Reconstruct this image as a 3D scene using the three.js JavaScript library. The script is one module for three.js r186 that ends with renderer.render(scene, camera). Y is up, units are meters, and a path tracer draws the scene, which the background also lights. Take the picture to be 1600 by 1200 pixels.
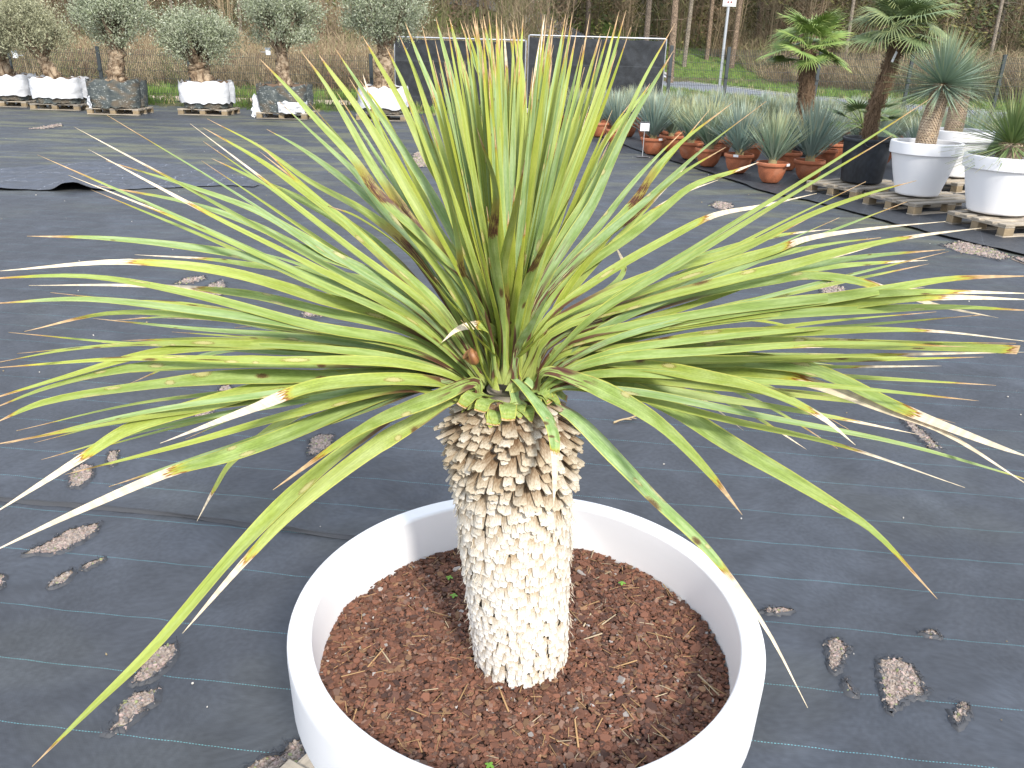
import * as THREE from 'three';
import { mergeGeometries, mergeVertices, toCreasedNormals } from 'three/addons/utils/BufferGeometryUtils.js';
import { RoundedBoxGeometry } from 'three/addons/geometries/RoundedBoxGeometry.js';
import { createNoise2D, createNoise3D } from 'simplex-noise';

// ---------------------------------------------------------------- camera, sky, sun, exposure
const scene = new THREE.Scene();
const camera = new THREE.PerspectiveCamera(50.23, 4 / 3, 0.05, 600);
camera.position.set(0, 1.70, 0);
camera.rotation.order = 'YXZ';
camera.rotation.set(-22.3 * Math.PI / 180, 0, 1.6 * Math.PI / 180);
const renderer = new THREE.WebGLRenderer({ antialias: true });
renderer.toneMapping = THREE.LinearToneMapping;
renderer.toneMappingExposure = 1.72;
renderer.shadowMap.enabled = true;
const V = (x, y, z) => new THREE.Vector3(x, y, z);
const sunDir = V(0.42, 0.84, 0.80).normalize();
{
  const W = 512, H = 256, d = new Float32Array(W * H * 4);
  const n3 = createNoise3D(rng(5));
  for (let j = 0; j < H; j++) for (let i = 0; i < W; i++) {
    const th = (j + 0.5) / H * Math.PI - Math.PI / 2, ph = ((i + 0.5) / W - 0.5) * Math.PI * 2;
    const y = Math.sin(th), x = Math.cos(th) * Math.cos(ph), z = Math.cos(th) * Math.sin(ph);
    const up = Math.max(0, y), k = 1 / (up + 0.25);
    let c = 0; for (let o = 0, a = 1, f = 0.8; o < 5; o++, a *= 0.5, f *= 2.1) c += a * n3(x * k * f, y * f, z * k * f);
    const cl = THREE.MathUtils.smoothstep(c, -0.9, 0.6) * 0.9;
    const g = Math.pow(Math.max(0, x * sunDir.x + y * sunDir.y + z * sunDir.z), 10) * 0.5;
    const hz = Math.pow(1 - up, 3);
    const R = 0.40 + 0.28 * hz, G = 0.50 + 0.21 * hz, B = 0.68 + 0.08 * hz, wv = 0.86 + g;
    const o = (j * W + i) * 4, s = 1.2 * (y < 0 ? 0.5 : 1);
    d[o] = (R + (wv - R) * cl + g * 0.6) * s; d[o + 1] = (G + (wv - G) * cl + g * 0.6) * s; d[o + 2] = (B + (wv * 1.03 - B) * cl + g * 0.6) * s; d[o + 3] = 1;
  }
  const t = new THREE.DataTexture(d, W, H, THREE.RGBAFormat, THREE.FloatType);
  t.mapping = THREE.EquirectangularReflectionMapping; t.magFilter = THREE.LinearFilter; t.needsUpdate = true;
  scene.background = t; scene.environment = t;
}
const sun = new THREE.DirectionalLight(0xfff8ee, 2.5);
sun.position.copy(sunDir).multiplyScalar(40); sun.target.position.set(0, 0, -8);
sun.castShadow = true; sun.shadow.radius = 11; sun.shadow.mapSize.set(4096, 4096);
Object.assign(sun.shadow.camera, { left: -30, right: 30, top: 40, bottom: -40, near: 1, far: 150 });
scene.add(sun, sun.target);

// ---------------------------------------------------------------- helpers
function rng(seed) { let s = seed | 0; return () => { s = (s + 0x6d2b79f5) | 0; let t = Math.imul(s ^ (s >>> 15), 1 | s); t = (t + Math.imul(t ^ (t >>> 7), 61 | t)) ^ t; return ((t ^ (t >>> 14)) >>> 0) / 4294967296; }; }
const rand = rng(77), rr = (a, b) => a + (b - a) * rand(), pick = (a) => a[Math.floor(rand() * a.length)];
const n2 = createNoise2D(rng(11)), n3 = createNoise3D(rng(12));
const fbm = (x, y, o = 4) => { let s = 0, a = 0.5; for (let i = 0; i < o; i++) { s += a * n2(x, y); x *= 2.03; y *= 2.03; a *= 0.5; } return s; };
const sstep = THREE.MathUtils.smoothstep, lerp = THREE.MathUtils.lerp, clamp = THREE.MathUtils.clamp;
const used = new Map();
function numbered(n) { const k = used.get(n) ?? 0; used.set(n, k + 1); return k ? n + '_' + String(k).padStart(3, '0') : n; }
function tag(o, label, category, group, kind) { o.userData = { label, category }; if (group) o.userData.group = group; if (kind) o.userData.kind = kind; return o; }
function thing(name, label, category, [x, y, z] = [0, 0, 0], turn = 0, group) {
  const o = new THREE.Group(); o.name = numbered(name); o.position.set(x, y, z); o.rotation.y = turn; scene.add(o); return tag(o, label, category, group);
}
function mesh(name, geo, mat, parent) { const m = new THREE.Mesh(geo, mat); m.name = parent ? name : numbered(name); m.castShadow = m.receiveShadow = true; (parent ?? scene).add(m); return m; }
function copy(src, label, group) { const c = src.clone(); c.name = numbered(src.name.replace(/_\d{3}$/, '')); scene.add(c); c.userData = { ...src.userData }; if (label) c.userData.label = label; if (group) c.userData.group = group; return c; }
const structure = (o) => { o.userData.kind = 'structure'; return o; };
const stuff = (o) => { o.userData.kind = 'stuff'; return o; };
const std = (color, roughness = 0.8, more = {}) => new THREE.MeshStandardMaterial({ color, roughness, side: THREE.DoubleSide, ...more });
const rgb = (r, g, b) => new THREE.Color().setRGB(r, g, b);
function tex(w, h, fn, srgb = true, rep) {           // fn(u, v) -> [r, g, b] 0..255
  const d = new Uint8Array(w * h * 4);
  for (let j = 0; j < h; j++) for (let i = 0; i < w; i++) { const c = fn(i / w, j / h, i, j), o = (j * w + i) * 4; d[o] = clamp(c[0], 0, 255); d[o + 1] = clamp(c[1], 0, 255); d[o + 2] = clamp(c[2], 0, 255); d[o + 3] = 255; }
  const t = new THREE.DataTexture(d, w, h); t.magFilter = THREE.LinearFilter; t.wrapS = t.wrapT = THREE.RepeatWrapping;
  if (srgb) t.colorSpace = THREE.SRGBColorSpace; if (rep) t.repeat.set(...rep); t.needsUpdate = true; return t;
}
// tileable noise on the unit square
const tn = (u, v, f) => { const a = u * Math.PI * 2, b = v * Math.PI * 2, r = f / 6.283; return n3(Math.cos(a) * r + 9, Math.sin(a) * r + Math.cos(b) * r * 0.7, Math.sin(b) * r + 3 + Math.cos(b) * r * 0.7); };
const mix3 = (a, b, t) => [a[0] + (b[0] - a[0]) * t, a[1] + (b[1] - a[1]) * t, a[2] + (b[2] - a[2]) * t];
const merge = (list) => { const has = list.every((g) => g.index); const g = mergeGeometries(has ? list : list.map((x) => (x.index ? x.toNonIndexed() : x))); return g; };
function geo(pos, idx, uv, col) {
  const g = new THREE.BufferGeometry(); g.setAttribute('position', new THREE.Float32BufferAttribute(pos, 3));
  if (uv) g.setAttribute('uv', new THREE.Float32BufferAttribute(uv, 2)); if (col) g.setAttribute('color', new THREE.Float32BufferAttribute(col, 3));
  g.setIndex(idx); g.computeVertexNormals(); return g;
}
const box = (w, h, d, x = 0, y = 0, z = 0) => new THREE.BoxGeometry(w, h, d).translate(x, y, z);
function boxUv(w, h, d, x = 0, y = 0, z = 0, r = 0.004) {           // bevelled plank, grain (u) along its longest side, uv in metres with a random start
  const g = new RoundedBoxGeometry(w, h, d, 1, Math.min(r, w / 3, h / 3, d / 3)), p = g.attributes.position, uv = g.attributes.uv, o = rand() * 3, q = rand();
  for (let i = 0; i < p.count; i++) { const a = [p.getX(i), p.getY(i), p.getZ(i)]; const L = w >= d && w >= h ? 0 : d >= h ? 2 : 1; uv.setXY(i, a[L] + o, (a[(L + 1) % 3] + a[(L + 2) % 3]) + q); }
  return g.translate(x, y, z);
}
// tapered tube through points with a radius each; wob adds irregular bulges
function tube(pts, rad, seg = 6, wob = 0, wf = 6, cap = true) {
  const pos = [], idx = [], uv = []; let len = 0; const N = pts.length; let side = null;
  for (let i = 0; i < N; i++) {
    const t = pts[Math.min(i + 1, N - 1)].clone().sub(pts[Math.max(i - 1, 0)]).normalize();
    if (!side) side = Math.abs(t.y) < 0.9 ? V(0, 1, 0).cross(t).normalize() : V(1, 0, 0);
    side = side.clone().addScaledVector(t, -side.dot(t)).normalize(); const b = t.clone().cross(side);
    if (i) len += pts[i].distanceTo(pts[i - 1]);
    for (let k = 0; k <= seg; k++) {
      const a = k / seg * Math.PI * 2, c = Math.cos(a), s = Math.sin(a); let r = Array.isArray(rad) ? rad[i] : rad;
      if (wob) r *= 1 + wob * n3(c * 1.3 + pts[i].x * 3, s * 1.3 + pts[i].z * 3, pts[i].y * wf);
      pos.push(pts[i].x + (side.x * c + b.x * s) * r, pts[i].y + (side.y * c + b.y * s) * r, pts[i].z + (side.z * c + b.z * s) * r); uv.push(k / seg, len);
      if (i && k) { const p = i * (seg + 1) + k; idx.push(p - seg - 2, p - 1, p, p - seg - 2, p, p - seg - 1); }
    }
  }
  if (cap) for (const e of [0, N - 1]) { const c = pos.length / 3; pos.push(pts[e].x, pts[e].y, pts[e].z); uv.push(0.5, len * (e ? 1 : 0)); for (let k = 0; k < seg; k++) { const p = e * (seg + 1) + k; e ? idx.push(p, p + 1, c) : idx.push(p + 1, p, c); } }
  return geo(pos, idx, uv);
}
const curve = (list, n) => new THREE.CatmullRomCurve3(list, false, 'centripetal').getPoints(n);
function tint(g, c) { const n = g.attributes.position.count, a = new Float32Array(n * 3); for (let i = 0; i < n; i++) { a[i * 3] = c[0]; a[i * 3 + 1] = c[1]; a[i * 3 + 2] = c[2]; } g.setAttribute('color', new THREE.BufferAttribute(a, 3)); return g; }
function lathe(profile, seg = 64) { return new THREE.LatheGeometry(profile.map(([r, y]) => new THREE.Vector2(r, y)), seg); }
function instanced(name, g, mat, list, parent) {     // list of [x, y, z, rx, ry, rz, s, color, sy]
  const m = new THREE.InstancedMesh(g, mat, list.length), o = new THREE.Object3D();
  list.forEach((a, i) => { o.position.set(a[0], a[1], a[2]); o.rotation.set(a[3], a[4], a[5], 'YXZ'); o.scale.set(a[6], a[8] ?? a[6], a[6]); o.updateMatrix(); m.setMatrixAt(i, o.matrix); if (a[7]) m.setColorAt(i, a[7]); });
  m.name = parent ? name : numbered(name); m.castShadow = m.receiveShadow = true; (parent ?? scene).add(m); return m;
}

// ---------------------------------------------------------------- the ground
const noiseMap = (f, lo, hi, n = 256) => tex(n, n, (u, v) => { const k = 0.5 + 0.3 * tn(u, v, f) + 0.2 * tn(u, v, f * 4.1) + 0.12 * tn(v, u, f * 11); const c = lerp(lo, hi, clamp(k, 0, 1)) * 255; return [c, c, c]; }, false);
const soilMap = tex(512, 512, (u, v) => { const a = tn(u, v, 6), b = tn(v, u, 25), c = tn(u, v, 70); let k = mix3([92, 82, 58], [78, 88, 44], clamp(0.5 + a, 0, 1)); k = mix3(k, [126, 112, 84], clamp(b * 0.9, 0, 1)); const s = 1 + 0.25 * c; return [k[0] * s, k[1] * s, k[2] * s]; }, true, [1, 1]);
function terrainY(x, z) {                              // flat yard; the wooded bank rises beyond the road
  const d = -z - (46 + 10 * sstep(x, -4, 10)); return d > 0 ? Math.min(d * 0.2, 10) + 0.25 * fbm(x * 0.08, z * 0.08) * Math.min(1, d / 6) : 0;
}
{
  const pos = [], uv = [], idx = [], nx = 90, nz = 100;
  for (let j = 0; j <= nz; j++) for (let i = 0; i <= nx; i++) {
    const x = (i / nx * 2 - 1), z = j / nz; const X = Math.sign(x) * Math.pow(Math.abs(x), 1.7) * 300, Z = 40 - Math.pow(z, 1.4) * 440;
    pos.push(X, terrainY(X, Z) - 0.03, Z); uv.push(X / 3, Z / 3);
    if (i && j) { const p = j * (nx + 1) + i; idx.push(p - nx - 2, p - 1, p, p - nx - 2, p, p - nx - 1); }
  }
  structure(mesh('ground', geo(pos, idx, uv), std(0xffffff, 1, { map: soilMap })));
}
// the woven ground-cover fabric: dark weave with dashed turquoise marker threads
const weaveThreads = [0.035, 0.262, 0.487, 0.742];
function weave(base, thread, dashes) {
  return tex(1024, 1024, (u, v, i, j) => {
    const s = 1 + 0.08 * tn(u, v, 5) + 0.07 * tn(v, u, 40) + ((i + j) & 1 ? 0.04 : -0.04) + 0.05 * n2(i * 0.02, j * 0.9);
    let c = [base[0] * s, base[1] * s, base[2] * s];
    for (const q of weaveThreads) { const d = Math.abs(v + 0.0026 * tn(u, q, 5) - q) * 1024; if (d < 1.15 && (!dashes || (i % 9) < 5)) c = mix3(c, thread, 0.85 - d * 0.35); }
    return c;
  });
}
const fabricMap = weave([63, 66, 71], [120, 205, 210], true), fabricRough = noiseMap(7, 0.52, 0.72);
const fabricBump = tex(512, 512, (u, v, i, j) => { const c = 120 + 60 * tn(u, v, 8) + 34 * tn(v, u, 28) + ((i >> 1) + (j >> 1) & 1 ? 8 : 0); return [c, c, c]; }, false);
const fabricMat = new THREE.MeshStandardMaterial({ map: fabricMap, roughnessMap: fabricRough, roughness: 1, bumpMap: fabricBump, bumpScale: 0.0025, vertexColors: true, side: THREE.DoubleSide });
const ridges = [];                                      // shallow creases of the sheet: [x0, z0, x1, z1, width, height]
for (let i = 0; i < 46; i++) { const z = -1.5 - Math.pow(rand(), 1.6) * 14, x = rr(-1.1, 1.1) * (1.4 - z * 0.75), a = rr(-0.5, 0.5) + (rand() < 0.25 ? 1.2 : 0), l = rr(0.2, 0.9) * (1 - z * 0.12); ridges.push([x, z, x + Math.cos(a) * l, z + Math.sin(a) * l, rr(0.012, 0.03) * (1 - z * 0.1), rr(0.004, 0.011) * (1 - z * 0.05)]); }
function fabricY(x, z) {
  const far = clamp(-z / 12, 0.3, 1.6);
  let y = 0.012 * far * fbm(x * 0.55, z * 0.8, 3) + 0.004 * fbm(x * 3.1, z * 4.5, 3);
  for (const r of ridges) { const dx = r[2] - r[0], dz = r[3] - r[1], t = clamp(((x - r[0]) * dx + (z - r[1]) * dz) / (dx * dx + dz * dz), 0, 1), ex = x - r[0] - dx * t, ez = z - r[1] - dz * t, q = (ex * ex + ez * ez) / (r[4] * r[4]); if (q < 9) y += r[5] * Math.exp(-q) * Math.sin(Math.PI * clamp(t, 0.04, 0.96)); }
  return y;
}
{
  const pos = [], uv = [], idx = [], col = [], nx = 300, nz = 420, th = 6.4 * Math.PI / 180, ct = Math.cos(th), st = Math.sin(th);
  for (let j = 0; j <= nz; j++) for (let i = 0; i <= nx; i++) {
    const w = j / nz, z = j < 12 ? 5 - j * 0.5 : -0.9 - 22.3 * Math.pow((j - 12) / (nz - 12), 2.1) * 1 - 0.1 * (j - 12) / nz, X = (i / nx * 2 - 1) * (2.6 - Math.min(z, 0) * 0.95) + (z > -1 ? 0 : 0);
    const zz = z + (j === nz ? 0.35 * fbm(X * 0.6, 3) : 0);
    pos.push(X, fabricY(X, zz), zz);
    const a = X * ct + zz * st, b = -X * st + zz * ct; uv.push(a, b);
    // deposits lying on the sheet: grey dust, pale scuffs, yellowish algae in long streaks toward the far left and along the pots
    const dust = sstep(fbm(X * 0.7 + 3, zz * 0.9, 4), 0.05, 0.45), scuff = sstep(fbm(X * 2.3, zz * 2.6 + 9, 4), 0.22, 0.5) * 0.8;
    const zone = Math.max(sstep(-zz, 8, 13) * (0.55 + 0.45 * sstep(-X + 0.2, 0, 5)), sstep(-zz, 6.5, 9) * sstep(X, 1.2, 3.2)) * sstep(fbm(X * 0.25, zz * 0.5, 3), -0.5, 0.1);
    const algae = zone * sstep(fbm(X * 0.35 + 20, zz * 1.5, 4), -0.18, 0.3) + 0.1 * sstep(fbm(X * 0.5 + 40, zz * 0.8, 4), 0.12, 0.4);
    let c = [0.92, 0.93, 0.95]; c = mix3(c, [1.38, 1.44, 1.52], dust * 0.45 + scuff * 0.3); c = mix3(c, [2.5, 2.3, 1.2], clamp(algae, 0, 1) * 0.8);
    col.push(...c);
    if (i && j) { const p = j * (nx + 1) + i; idx.push(p - nx - 2, p - nx - 1, p, p - nx - 2, p, p - 1); }
  }
  structure(mesh('ground_fabric', geo(pos, idx, uv, col), fabricMat));
}
// sheet polygons laid on the ground: ear-clipped outline, refined so that it follows the ground
function sheet(poly, y, step, fn) {
  const sh = new THREE.Shape(poly.map(([x, z]) => new THREE.Vector2(x, -z))); let g = new THREE.ShapeGeometry(sh).rotateX(-Math.PI / 2);
  const inside = (x, z) => { let c = false; for (let i = 0, j = poly.length - 1; i < poly.length; j = i++) { const [a, b] = poly[i], [e, f] = poly[j]; if ((b > z) !== (f > z) && x < (e - a) * (z - b) / (f - b) + a) c = !c; } return c; };
  return { g, inside };
}
function roughPoly(pts, per, amp, seed) {               // outline with ragged subdivisions
  const out = []; const r = rng(seed);
  pts.forEach(([x, z], i) => { const [a, b] = pts[(i + 1) % pts.length], n = Math.max(1, Math.round(Math.hypot(a - x, b - z) / per)); for (let k = 0; k < n; k++) { const t = k / n; out.push([lerp(x, a, t) + (r() - 0.5) * amp, lerp(z, b, t) + (r() - 0.5) * amp]); } });
  return out;
}
// the newer sheet under the pots, with a pale printed grid
const newSheetMap = tex(512, 512, (u, v, i, j) => { const s = 1 + 0.1 * tn(u, v, 6) + 0.12 * tn(v, u, 40); let c = [54 * s, 57 * s, 62 * s]; const a = Math.min(Math.abs(u - 0.3), Math.abs(v - 0.2)) * 512; if (a < 1.3 && tn(u, v, 30) > -0.3) c = mix3(c, [150, 155, 160], 0.55); return c; });
{
  const front = [[0.2, -22.6], [1.0, -19.6], [1.74, -17.97], [2.23, -15.54], [2.89, -13.06], [3.33, -11.08], [3.71, -10.41], [4.185, -9.07], [4.5, -8.3], [4.82, -7.7], [5.6, -6.6]];
  const pos = [], uv = [], idx = [], M = 60, c = new THREE.CatmullRomCurve3(front.map(([x, z]) => V(x, 0, z))).getPoints(90);
  c.forEach((p, j) => { for (let i = 0; i <= M; i++) { const q = i / M, X = p.x + q * 11 + (i ? 0 : 0.03 * fbm(p.z * 3, 5)), Z = p.z - q * 1.0; pos.push(X, fabricY(X, Z) + 0.011 + (i === 0 ? 0.012 + 0.01 * fbm(p.z * 2, 1) : 0), Z); uv.push((X * 0.9 + Z * 0.42) / 0.6, (Z * 0.9 - X * 0.42) / 0.6); if (i && j) { const k = j * (M + 1) + i; idx.push(k - M - 2, k - 1, k, k - M - 2, k, k - M - 1); } } });
  structure(mesh('new_ground_fabric', geo(pos, idx, uv), std(0xffffff, 0.6, { map: newSheetMap, bumpMap: fabricBump, bumpScale: 0.004 })));
}
// the loose fold of fabric on the left, lifted along its near edge into a dark open pucker
{
  const pos = [], uv = [], idx = [], N = 110, M = 50;
  for (let j = 0; j <= M; j++) for (let i = 0; i <= N; i++) {
    const t = i / N, s = j / M, near = -9.45 - 0.25 * Math.sin(t * 3) - 0.9 * sstep(t, 0.55, 1), far = near - (1.4 + 1.6 * sstep(t, 0.1, 0.6)) * Math.sin(Math.PI * clamp(t * 0.85 + 0.15, 0, 1) * 0.97 + 0.04);
    const x = -8.2 + t * 4.9 + 0.06 * fbm(s * 4, 7), z = lerp(near, far, s) + 0.05 * fbm(x * 2, 8);
    const e = Math.min(s, 1 - s, t * 2, (1 - t) * 2), hump = 0.12 * (1 + 0.35 * n2(x * 4, 3)) * Math.exp(-Math.pow((x + 5.24 + 0.08 * n2(s * 9, 1)) / 0.17, 2)) * Math.exp(-Math.pow(s / 0.2, 2)) + 0.03 * Math.exp(-Math.pow((x + 6.3) / 0.4, 2)) * Math.exp(-Math.pow(s / 0.3, 2));
    const y = fabricY(x, z) + 0.012 + sstep(e, 0, 0.1) * (0.012 + 0.02 * fbm(x * 1.6, z * 2.2, 4) + 0.015 * Math.abs(fbm(x * 4, z * 6, 3))) + hump;
    pos.push(x, y, z); uv.push(x / 0.6, z / 0.6 * 0.8);
    if (i && j) { const k = j * (N + 1) + i; idx.push(k - N - 2, k - N - 1, k, k - N - 2, k, k - 1); }
  }
  const m = tex(512, 512, (u, v) => { const s = 1 + 0.1 * tn(u, v, 6); let c = [66 * s, 70 * s, 79 * s]; const w = Math.abs(v - 0.4 - 0.05 * tn(u, 0.3, 5)) * 512, w2 = Math.abs(u - 0.6 - 0.05 * tn(v, 0.1, 5)) * 512; if (Math.min(w, w2) < 2 && tn(u, v, 12) > -0.1) c = mix3(c, [205, 210, 215], 0.75); return c; });
  tag(mesh('loose_fabric', geo(pos, idx, uv), std(0xffffff, 0.42, { map: m })), 'loose crumpled grey-blue fabric piece with a dark open pucker, far left of the yard', 'fabric');
}
// overlapping seam on the left: the near sheet's hem lies on the far one
{
  const line = curve([V(-3.4, 0, -3.02), V(-2.4, 0, -2.84), V(-1.98, 0, -2.77), V(-1.4, 0, -2.71), V(-0.78, 0, -2.6), V(-0.3, 0, -2.53), V(0.2, 0, -2.46)], 120), pos = [], uv = [], idx = [];
  line.forEach((p, j) => { const w = 0.02 + 0.012 * fbm(p.x * 2, 4), lift = 0.009 + 0.012 * Math.max(0, fbm(p.x * 1.7, 2)) + 0.008 * Math.max(0, fbm(p.x * 6, 5)); const sec = [[0.004, 0.002], [-0.002, lift * 0.8 + 0.004], [-0.012, lift + 0.005], [-w * 0.6, 0.006 + lift * 0.3], [-w, 0.0015]]; sec.forEach(([dz, y], i) => { pos.push(p.x, fabricY(p.x, p.z - dz) + y, p.z - 0.03 - dz); uv.push(p.x, p.z - dz); if (i && j) { const k = j * 5 + i; idx.push(k - 6, k - 5, k, k - 6, k, k - 1); } }); });
  tag(mesh('fabric_hem', geo(pos, idx, uv), std(rgb(0.045, 0.047, 0.052), 0.6)), 'raised dark hem where two fabric sheets overlap, left of the white pot', 'fabric hem');
}
// tears with gravel showing: a bed, individual stones and a frayed lip of fabric
const stoneGeos = [0, 1, 2].map((k) => { const g = new THREE.IcosahedronGeometry(1, 0), p = g.attributes.position, h = new Map(); for (let i = 0; i < p.count; i++) { const key = [p.getX(i), p.getY(i), p.getZ(i)].map((q) => q.toFixed(2)).join(); if (!h.has(key)) h.set(key, 0.72 + 0.5 * rand()); const s = h.get(key); p.setXYZ(i, p.getX(i) * s, p.getY(i) * s * 0.62, p.getZ(i) * s * 0.85); } g.computeVertexNormals(); return g; });
const stoneMat = std(0xffffff, 0.9), gravelMap = tex(256, 256, (u, v) => { const k = tn(u, v, 40), q = tn(v, u, 16); return mix3([112, 98, 88], [176, 160, 146], clamp(0.5 + k * 0.8 + q * 0.3, 0, 1)); });
const stoneCol = () => { const k = rand(), s = rr(0.6, 1.25); return k < 0.55 ? rgb(0.30 * s, 0.25 * s, 0.21 * s) : k < 0.8 ? rgb(0.36 * s, 0.27 * s, 0.24 * s) : k < 0.93 ? rgb(0.22 * s, 0.2 * s, 0.19 * s) : rgb(0.24 * s, 0.26 * s, 0.12 * s); };
const lipMat = std(rgb(0.052, 0.055, 0.062), 0.65), bedMat = std(0xffffff, 1, { map: gravelMap });
function tear(pts, label, size = 0.007, lip = 0.022, seed = 1) {
  const per = Math.max(0.012, lip * 0.7), poly = roughPoly(pts, per, per * 0.9, seed), { g, inside } = sheet(poly), t = thing('fabric_tear', label, 'tear', [0, 0, 0]);
  const p = g.attributes.position, uv = g.attributes.uv; let ym = 0; for (let i = 0; i < p.count; i++) { const y = fabricY(p.getX(i), p.getZ(i)); ym += y; p.setY(i, y + 0.0035); uv.setXY(i, p.getX(i) * 3, p.getZ(i) * 3); }
  g.computeVertexNormals(); mesh('gravel_bed', g, bedMat, t);
  const xs = poly.map((q) => q[0]), zs = poly.map((q) => q[1]), x0 = Math.min(...xs), x1 = Math.max(...xs), z0 = Math.min(...zs), z1 = Math.max(...zs), list = [], n = Math.min(2600, (x1 - x0) * (z1 - z0) / (size * size) * 1.0);
  for (let i = 0; i < n; i++) { const x = rr(x0, x1), z = rr(z0, z1); if (inside(x, z)) list.push([x, fabricY(x, z) + rr(0.0, 0.004), z, rr(0, 3), rr(0, 6), rr(0, 3), size * rr(0.55, 1.15), stoneCol()]); }
  if (list.length) stuff(instanced('gravel', stoneGeos[seed % 3], stoneMat, list, t));
  const cx = xs.reduce((a, b) => a + b) / xs.length, cz = zs.reduce((a, b) => a + b) / zs.length, pos = [], idx = [], N = poly.length;
  for (let i = 0; i <= N; i++) {                          // the frayed lip: outer foot, crest, ragged inner edge
    const k = i % N, [x, z] = poly[k], [ax, az] = poly[(k + N - 1) % N], [bx, bz] = poly[(k + 1) % N]; let nx = -(bz - az), nz = bx - ax; const l = Math.hypot(nx, nz) || 1; nx /= l; nz /= l; if (nx * (x - cx) + nz * (z - cz) < 0) { nx = -nx; nz = -nz; }
    const rg = rng(seed * 997 + k)(), f = lip * (0.25 + rg * 0.8), h = 0.006 + lip * 0.12 * rg;
    for (const [o, y] of [[f, -0.003], [f * 0.35, h], [-f * 0.25, h * 0.8 + 0.002], [-f * 0.5, 0.009]]) pos.push(x + nx * o, fabricY(x + nx * o, z + nz * o) + y, z + nz * o);
    if (i) for (let q = 1; q < 4; q++) { const e = i * 4 + q; idx.push(e - 5, e - 4, e, e - 5, e, e - 1); }
  }
  mesh('frayed_edge', geo(pos, idx), lipMat, t);
  const fr = []; for (let i = 0; i < N * 1.2; i++) { const [x, z] = poly[Math.floor(rand() * N)], a = rr(0, 6.3), l = lip * rr(0.4, 1.5), y = fabricY(x, z) + 0.01; fr.push(tube([V(x, y, z), V(x + Math.cos(a) * l * 0.5, y + rr(0, 0.01), z + Math.sin(a) * l * 0.5), V(x + Math.cos(a) * l, y - rr(0, 0.006), z + Math.sin(a) * l)], [0.0012, 0.001, 0.0006].map((q) => q * (size / 0.007)), 3, 0, 1, false)); }
  stuff(mesh('loose_threads', merge(fr), lipMat, t));
}
tear([[-1.790, -2.902], [-1.842, -3.029], [-1.836, -3.104], [-1.772, -3.079], [-1.735, -2.997], [-1.740, -2.894]], 'small rounded tear with gravel left of the hem, upper of two', 0.007, 0.014, 1);
tear([[-1.745, -3.127], [-1.770, -3.210], [-1.735, -3.225], [-1.686, -3.113], [-1.703, -3.077]], 'tiny tear with gravel left of the pot, beside the larger rounded tear', 0.006, 0.012, 2);
tear([[-1.709, -2.417], [-1.670, -2.499], [-1.626, -2.595], [-1.537, -2.648], [-1.519, -2.570], [-1.563, -2.472], [-1.610, -2.430]], 'long slanted gravel tear below the hem at far left', 0.007, 0.014, 3);
tear([[-1.523, -2.234], [-1.527, -2.294], [-1.497, -2.351], [-1.472, -2.326], [-1.477, -2.261]], 'short slanted gravel tear below the long one at far left', 0.007, 0.012, 4);
tear([[-1.469, -2.352], [-1.455, -2.390], [-1.413, -2.420], [-1.411, -2.393], [-1.447, -2.338]], 'thin slit of gravel at the tip of the short slanted tear', 0.006, 0.01, 5);
tear([[-1.063, -1.811], [-1.061, -1.868], [-1.054, -1.963], [-0.997, -1.994], [-0.975, -1.939], [-0.980, -1.884], [-1.008, -1.831]], 'leaf-shaped gravel tear left of the pot, upper of the pair', 0.0075, 0.016, 6);
tear([[-1.047, -1.629], [-1.033, -1.674], [-1.054, -1.731], [-1.026, -1.787], [-0.970, -1.804], [-0.957, -1.756], [-0.979, -1.699], [-1.004, -1.657]], 'leaf-shaped gravel tear left of the pot, lower of the pair', 0.0075, 0.016, 7);
tear([[-0.642, -1.534], [-0.619, -1.565], [-0.566, -1.583], [-0.553, -1.626], [-0.521, -1.633], [-0.499, -1.575], [-0.500, -1.515], [-0.618, -1.483]], 'gravel tear at the bottom edge, touching the pallet under the white pot', 0.008, 0.018, 8);
tear([[-1.690, -2.216], [-1.727, -2.285], [-1.716, -2.311], [-1.687, -2.287], [-1.665, -2.235]], 'gravel tear at the left border, below the dry leaf tips', 0.007, 0.012, 9);
tear([[-0.895, -3.214], [-0.923, -3.378], [-0.892, -3.448], [-0.827, -3.438], [-0.810, -3.320], [-0.859, -3.241]], 'gravel tear seen between the leaves left of the trunk', 0.008, 0.016, 10);
tear([[0.835, -2.221], [0.871, -2.243], [0.923, -2.242], [0.954, -2.230], [0.907, -2.208], [0.861, -2.209]], 'narrow slit of gravel right beside the white pot rim', 0.007, 0.012, 11);
tear([[0.998, -2.062], [1.025, -2.099], [1.055, -2.104], [1.061, -2.065], [1.079, -2.054], [1.041, -2.012], [1.014, -1.963], [0.985, -1.941], [0.975, -1.967], [0.993, -2.019]], 'boot-shaped gravel tear right of the pot', 0.007, 0.014, 12);
tear([[0.997, -1.901], [1.018, -1.912], [1.018, -1.871], [1.017, -1.841], [1.004, -1.850], [0.995, -1.875]], 'small ragged tear between the boot-shaped and the square tear', 0.006, 0.02, 13);
tear([[1.136, -1.999], [1.187, -2.009], [1.236, -1.986], [1.238, -1.926], [1.213, -1.848], [1.161, -1.839], [1.110, -1.805], [1.085, -1.780], [1.085, -1.823], [1.098, -1.887]], 'large square gravel tear with a pointed tail, right of the pot', 0.0075, 0.016, 14);
tear([[1.323, -2.133], [1.361, -2.154], [1.390, -2.149], [1.389, -2.121], [1.353, -2.113]], 'small rounded gravel tear above the large square one', 0.007, 0.014, 15);
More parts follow.
